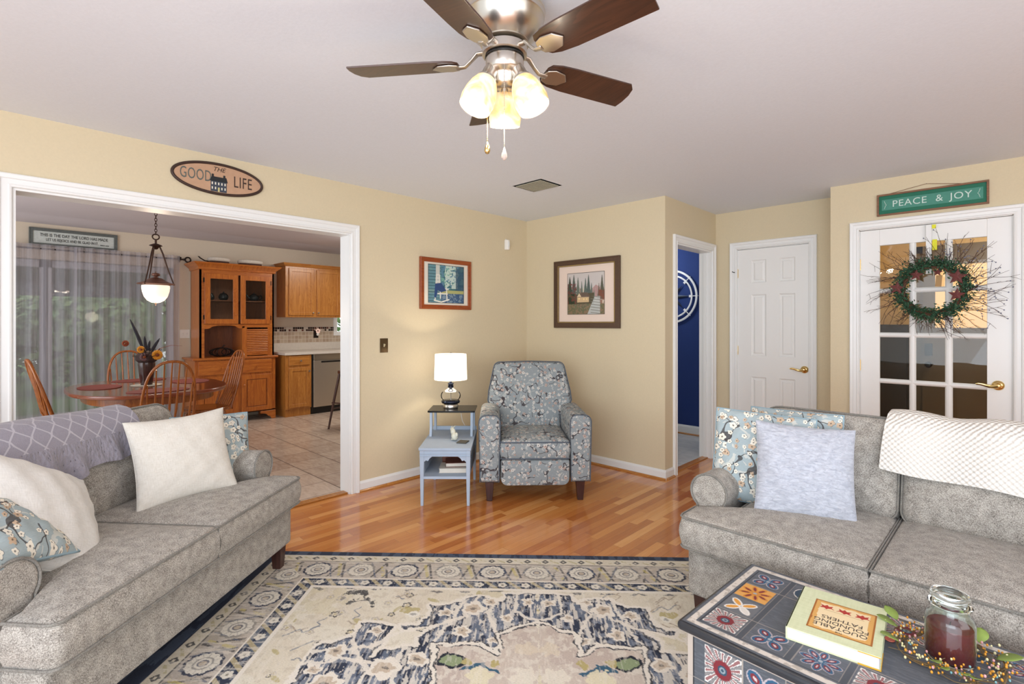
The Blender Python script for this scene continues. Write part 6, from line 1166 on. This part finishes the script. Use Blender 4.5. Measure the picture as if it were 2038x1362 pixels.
# ------------------------------------------------------------------ kitchen cabinets
UXF = -7.62
def upper():
    t = thing('wall_cabinet', 'oak wall cabinet with two doors above the tiled backsplash', 'cabinet', (0, 0, 0), 0); build('cabinet_body', B(XK, UXF, 3.09, 3.99, 1.432, 2.19), mOak, t, bevel=.002)
    ms = MB(); a, b = 3.09, 3.99
    for (o1, z1), (o2, z2) in (((0, 2.185), (.012, 2.19)), ((.012, 2.19), (.04, 2.225)), ((.04, 2.225), (.045, 2.235))): ms.add([(XK, a-o1, z1), (UXF+o1, a-o1, z1), (UXF+o1, b+o1, z1), (XK, b+o1, z1), (XK, a-o2, z2), (UXF+o2, a-o2, z2), (UXF+o2, b+o2, z2), (XK, b+o2, z2)], [(0, 1, 5, 4), (1, 2, 6, 5), (2, 3, 7, 6)])
    ms.add([(XK, a-.045, 2.235), (UXF+.045, a-.045, 2.235), (UXF+.045, b+.045, 2.235), (XK, b+.045, 2.235)], [(0, 1, 2, 3)]); build('crown', ms, mOakH, t)
    for y0, y1, s_ in ((3.135, 3.515, 1), (3.56, 3.94, -1)):
        M = Matrix.Translation((UXF, (y0+y1)/2, 1.81)) @ Matrix.Rotation(R(90), 4, 'Z'); d = build('cabinet_door', MB().frame(y1-y0, .70, .05, -.018, 0, M=M), mOak, t, bevel=.004); build('door_panel', B(UXF, UXF+.008, y0+.045, y1-.045, 1.50, 2.12), mOak, d); yk = y1-.02 if s_ > 0 else y0+.02
        build('knob', MB().lathe([(.006, 0), (.005, .012), (.013, .018), (.011, .026), (.001, .028)], 14, Matrix.Translation((UXF+.018, yk, 1.50)) @ Matrix.Rotation(R(90), 4, 'Y')), mNickel, d, smooth=50)
upper()
def lower(label, a, b, BX=-7.34):
    t = thing('base_cabinet', label, 'cabinet', (0, 0, 0), 0); build('cabinet_body', B(XK+.003, BX, a, b, .11, .88), mOak, t, bevel=.002); build('toe_kick', B(XK+.003, BX-.03, a+.01, b, 0, .11), mOak, t)
    d = build('drawer', B(BX, BX+.018, a+.045, b-.03, .735, .868), mOakH, t, bevel=.006); kn = lambda y, z: MB().lathe([(.007, 0), (.006, .012), (.016, .018), (.013, .028), (.001, .03)], 14, Matrix.Translation((BX+.018, y, z)) @ Matrix.Rotation(R(90), 4, 'Y')); build('knob', kn((a+b)/2+.02, .80), mNickel, d, smooth=50)
    M = Matrix.Translation((BX, (a+b)/2+.008, .415)) @ Matrix.Rotation(R(90), 4, 'Z'); d = build('cabinet_door', MB().frame(b-a-.075, .57, .05, -.018, 0, M=M), mOak, t, bevel=.004); build('door_panel', B(BX, BX+.008, a+.085, b-.07, .175, .655), mOak, d); build('knob', kn(b-.045, .645), mNickel, d, smooth=50)
lower('narrow oak base cabinet with one drawer left of the dishwasher', 2.975, 3.352)
mSteel = plain('stainless steel', '#c9bfae', .32, .85); mSteelD = plain('steel control strip', '#b9ad98', .3, .9)
t = thing('dishwasher', 'stainless steel dishwasher right of the narrow oak base cabinet', 'dishwasher', (0, 0, 0), 0); build('tub', B(XK+.003, -7.36, 3.356, 3.97, .02, .885), mBlack, t); build('door', B(-7.36, -7.335, 3.385, 3.965, .10, .79), mSteel, t, bevel=.004); build('control_panel', B(-7.36, -7.33, 3.385, 3.965, .795, .885), mSteelD, t, bevel=.004); build('handle_slot', B(-7.336, -7.332, 3.50, 3.84, .755, .78), mBlack, t, label='dark recessed handle slot'); build('kick_plate', B(-7.40, -7.37, 3.36, 3.965, 0, .10), mBlack, t)
lower('oak base cabinet right of the dishwasher', 3.975, 4.6)
mCtr = plain('speckled beige laminate', '#d3cbc0', .3, nscale=30, var=.08)
tag(build('countertop', MB().box(XK+.001, -7.305, 2.955, 5.09, .886, .922).box(XK+.001, XK+.02, 2.955, 5.09, .922, 1.035), mCtr, bevel=.004), 'beige laminate countertop with short upstand over the base cabinets', 'countertop')
def tilemat():
    m, t, b = newmat('backsplash tile', Roughness=.25); uv = nd(t, 'UVMap'); s = nd(t, 'SeparateXYZ', {0: uv.outputs[0]}); k = .052
    def cells(k, oy): fx = mth(t, 'DIVIDE', s.outputs[0], k); fy = mth(t, 'DIVIDE', mth(t, 'SUBTRACT', s.outputs[1], oy), k); g = mth(t, 'MAXIMUM', mth(t, 'LESS_THAN', mth(t, 'FRACT', fx), .09), mth(t, 'LESS_THAN', mth(t, 'FRACT', fy), .09)); return g, nd(t, 'TexWhiteNoise', {'Vector': nd(t, 'CombineXYZ', {0: mth(t, 'FLOOR', fx), 1: mth(t, 'FLOOR', fy)}).outputs[0]}, noise_dimensions='2D').outputs[0]
    g1, w1 = cells(.056, 1.036); g2, w2 = cells(.034, 1.214); c1 = mixc(t, g1, ramp(t, w1, [(0, '#a8937f'), (1, '#bfae99')]), srgb('#d6cbbc')); c2 = mixc(t, g2, ramp(t, w2, [(0, '#3a2420'), (.33, '#6b4238'), (.5, '#b5a394'), (.62, '#2a1d1c'), (.8, '#cfc5b8')], 'CONSTANT'), srgb('#d6cbbc'))
    setin(t, b, 'Base Color', mixc(t, mth(t, 'GREATER_THAN', s.outputs[1], 1.214), c1, c2)); return m
struct('trim_14', B(XK, XK+.008, 2.96, 4.02, 1.036, 1.284), tilemat()); struct('trim_15', B(XK, XK+.008, 4.02, 4.95, 1.036, 1.14), bpy.data.materials['backsplash tile'])
t = thing('night_light', 'flower shaped night light plugged into a dark outlet on the backsplash', 'night light', (XK+.009, 3.70, 1.17), 90); build('outlet_plate', B(-.038, .038, -.006, 0, -.06, .06), mIron, t); q = MB()
for k in range(5): a = R(90+72*k); q.ball((.022+.026*cos(a), -.03, .05+.026*sin(a)), .017, 10, (1, .5, 1))
build('petals', q, emis('pink glass petals', srgb('#f0c8b8'), .35, srgb('#e9c9ba')), t, smooth=180); build('plug_body', MB().ball((.022, -.025, -.005), .025, 12, (1, .7, 1)), mWhiteP, t, smooth=180)
def stool():
    t = thing('bar_stool', 'dark wooden bar stool partly hidden by the right side of the opening', 'stool', (-6.05, 3.32, 0), 20); mSt = wood('stool walnut', '#3a2119', '#5c382a', .35)
    build('seat', slab(oval(.19, .19, 32, 2.2), .70, .74, .012, .0), mSt, t, smooth=60)
    for sx in (-1, 1):
        for sy in (-1, 1): build('leg', MB().tube([(sx*.12, sy*.12, .71), (sx*.17, sy*.17, .35), (sx*.215, sy*.215, 0)], [.017, .016, .012], 9), mSt, t, smooth=60)
    for k in range(4): a = R(90*k); M = Matrix.Rotation(a, 4, 'Z'); build('stretcher', MB().tube([(-.185, .185, .25 if k % 2 else .33), (.185, .185, .25 if k % 2 else .33)], .009, 8, M=M), mSt, t, smooth=60)
    for i in range(5): x = -.12+.06*i; build('back_spindle', MB().tube([(x, .17, .73), (x*1.1, .20, 1.0)], .007, 7), mSt, t)
    build('back_rail', MB().tube([(-.16, .195, 1.0), (-.08, .21, 1.01), (0, .215, 1.015), (.08, .21, 1.01), (.16, .195, 1.0)], .016, 8, flat=1.6), mSt, t, smooth=60)
stool()
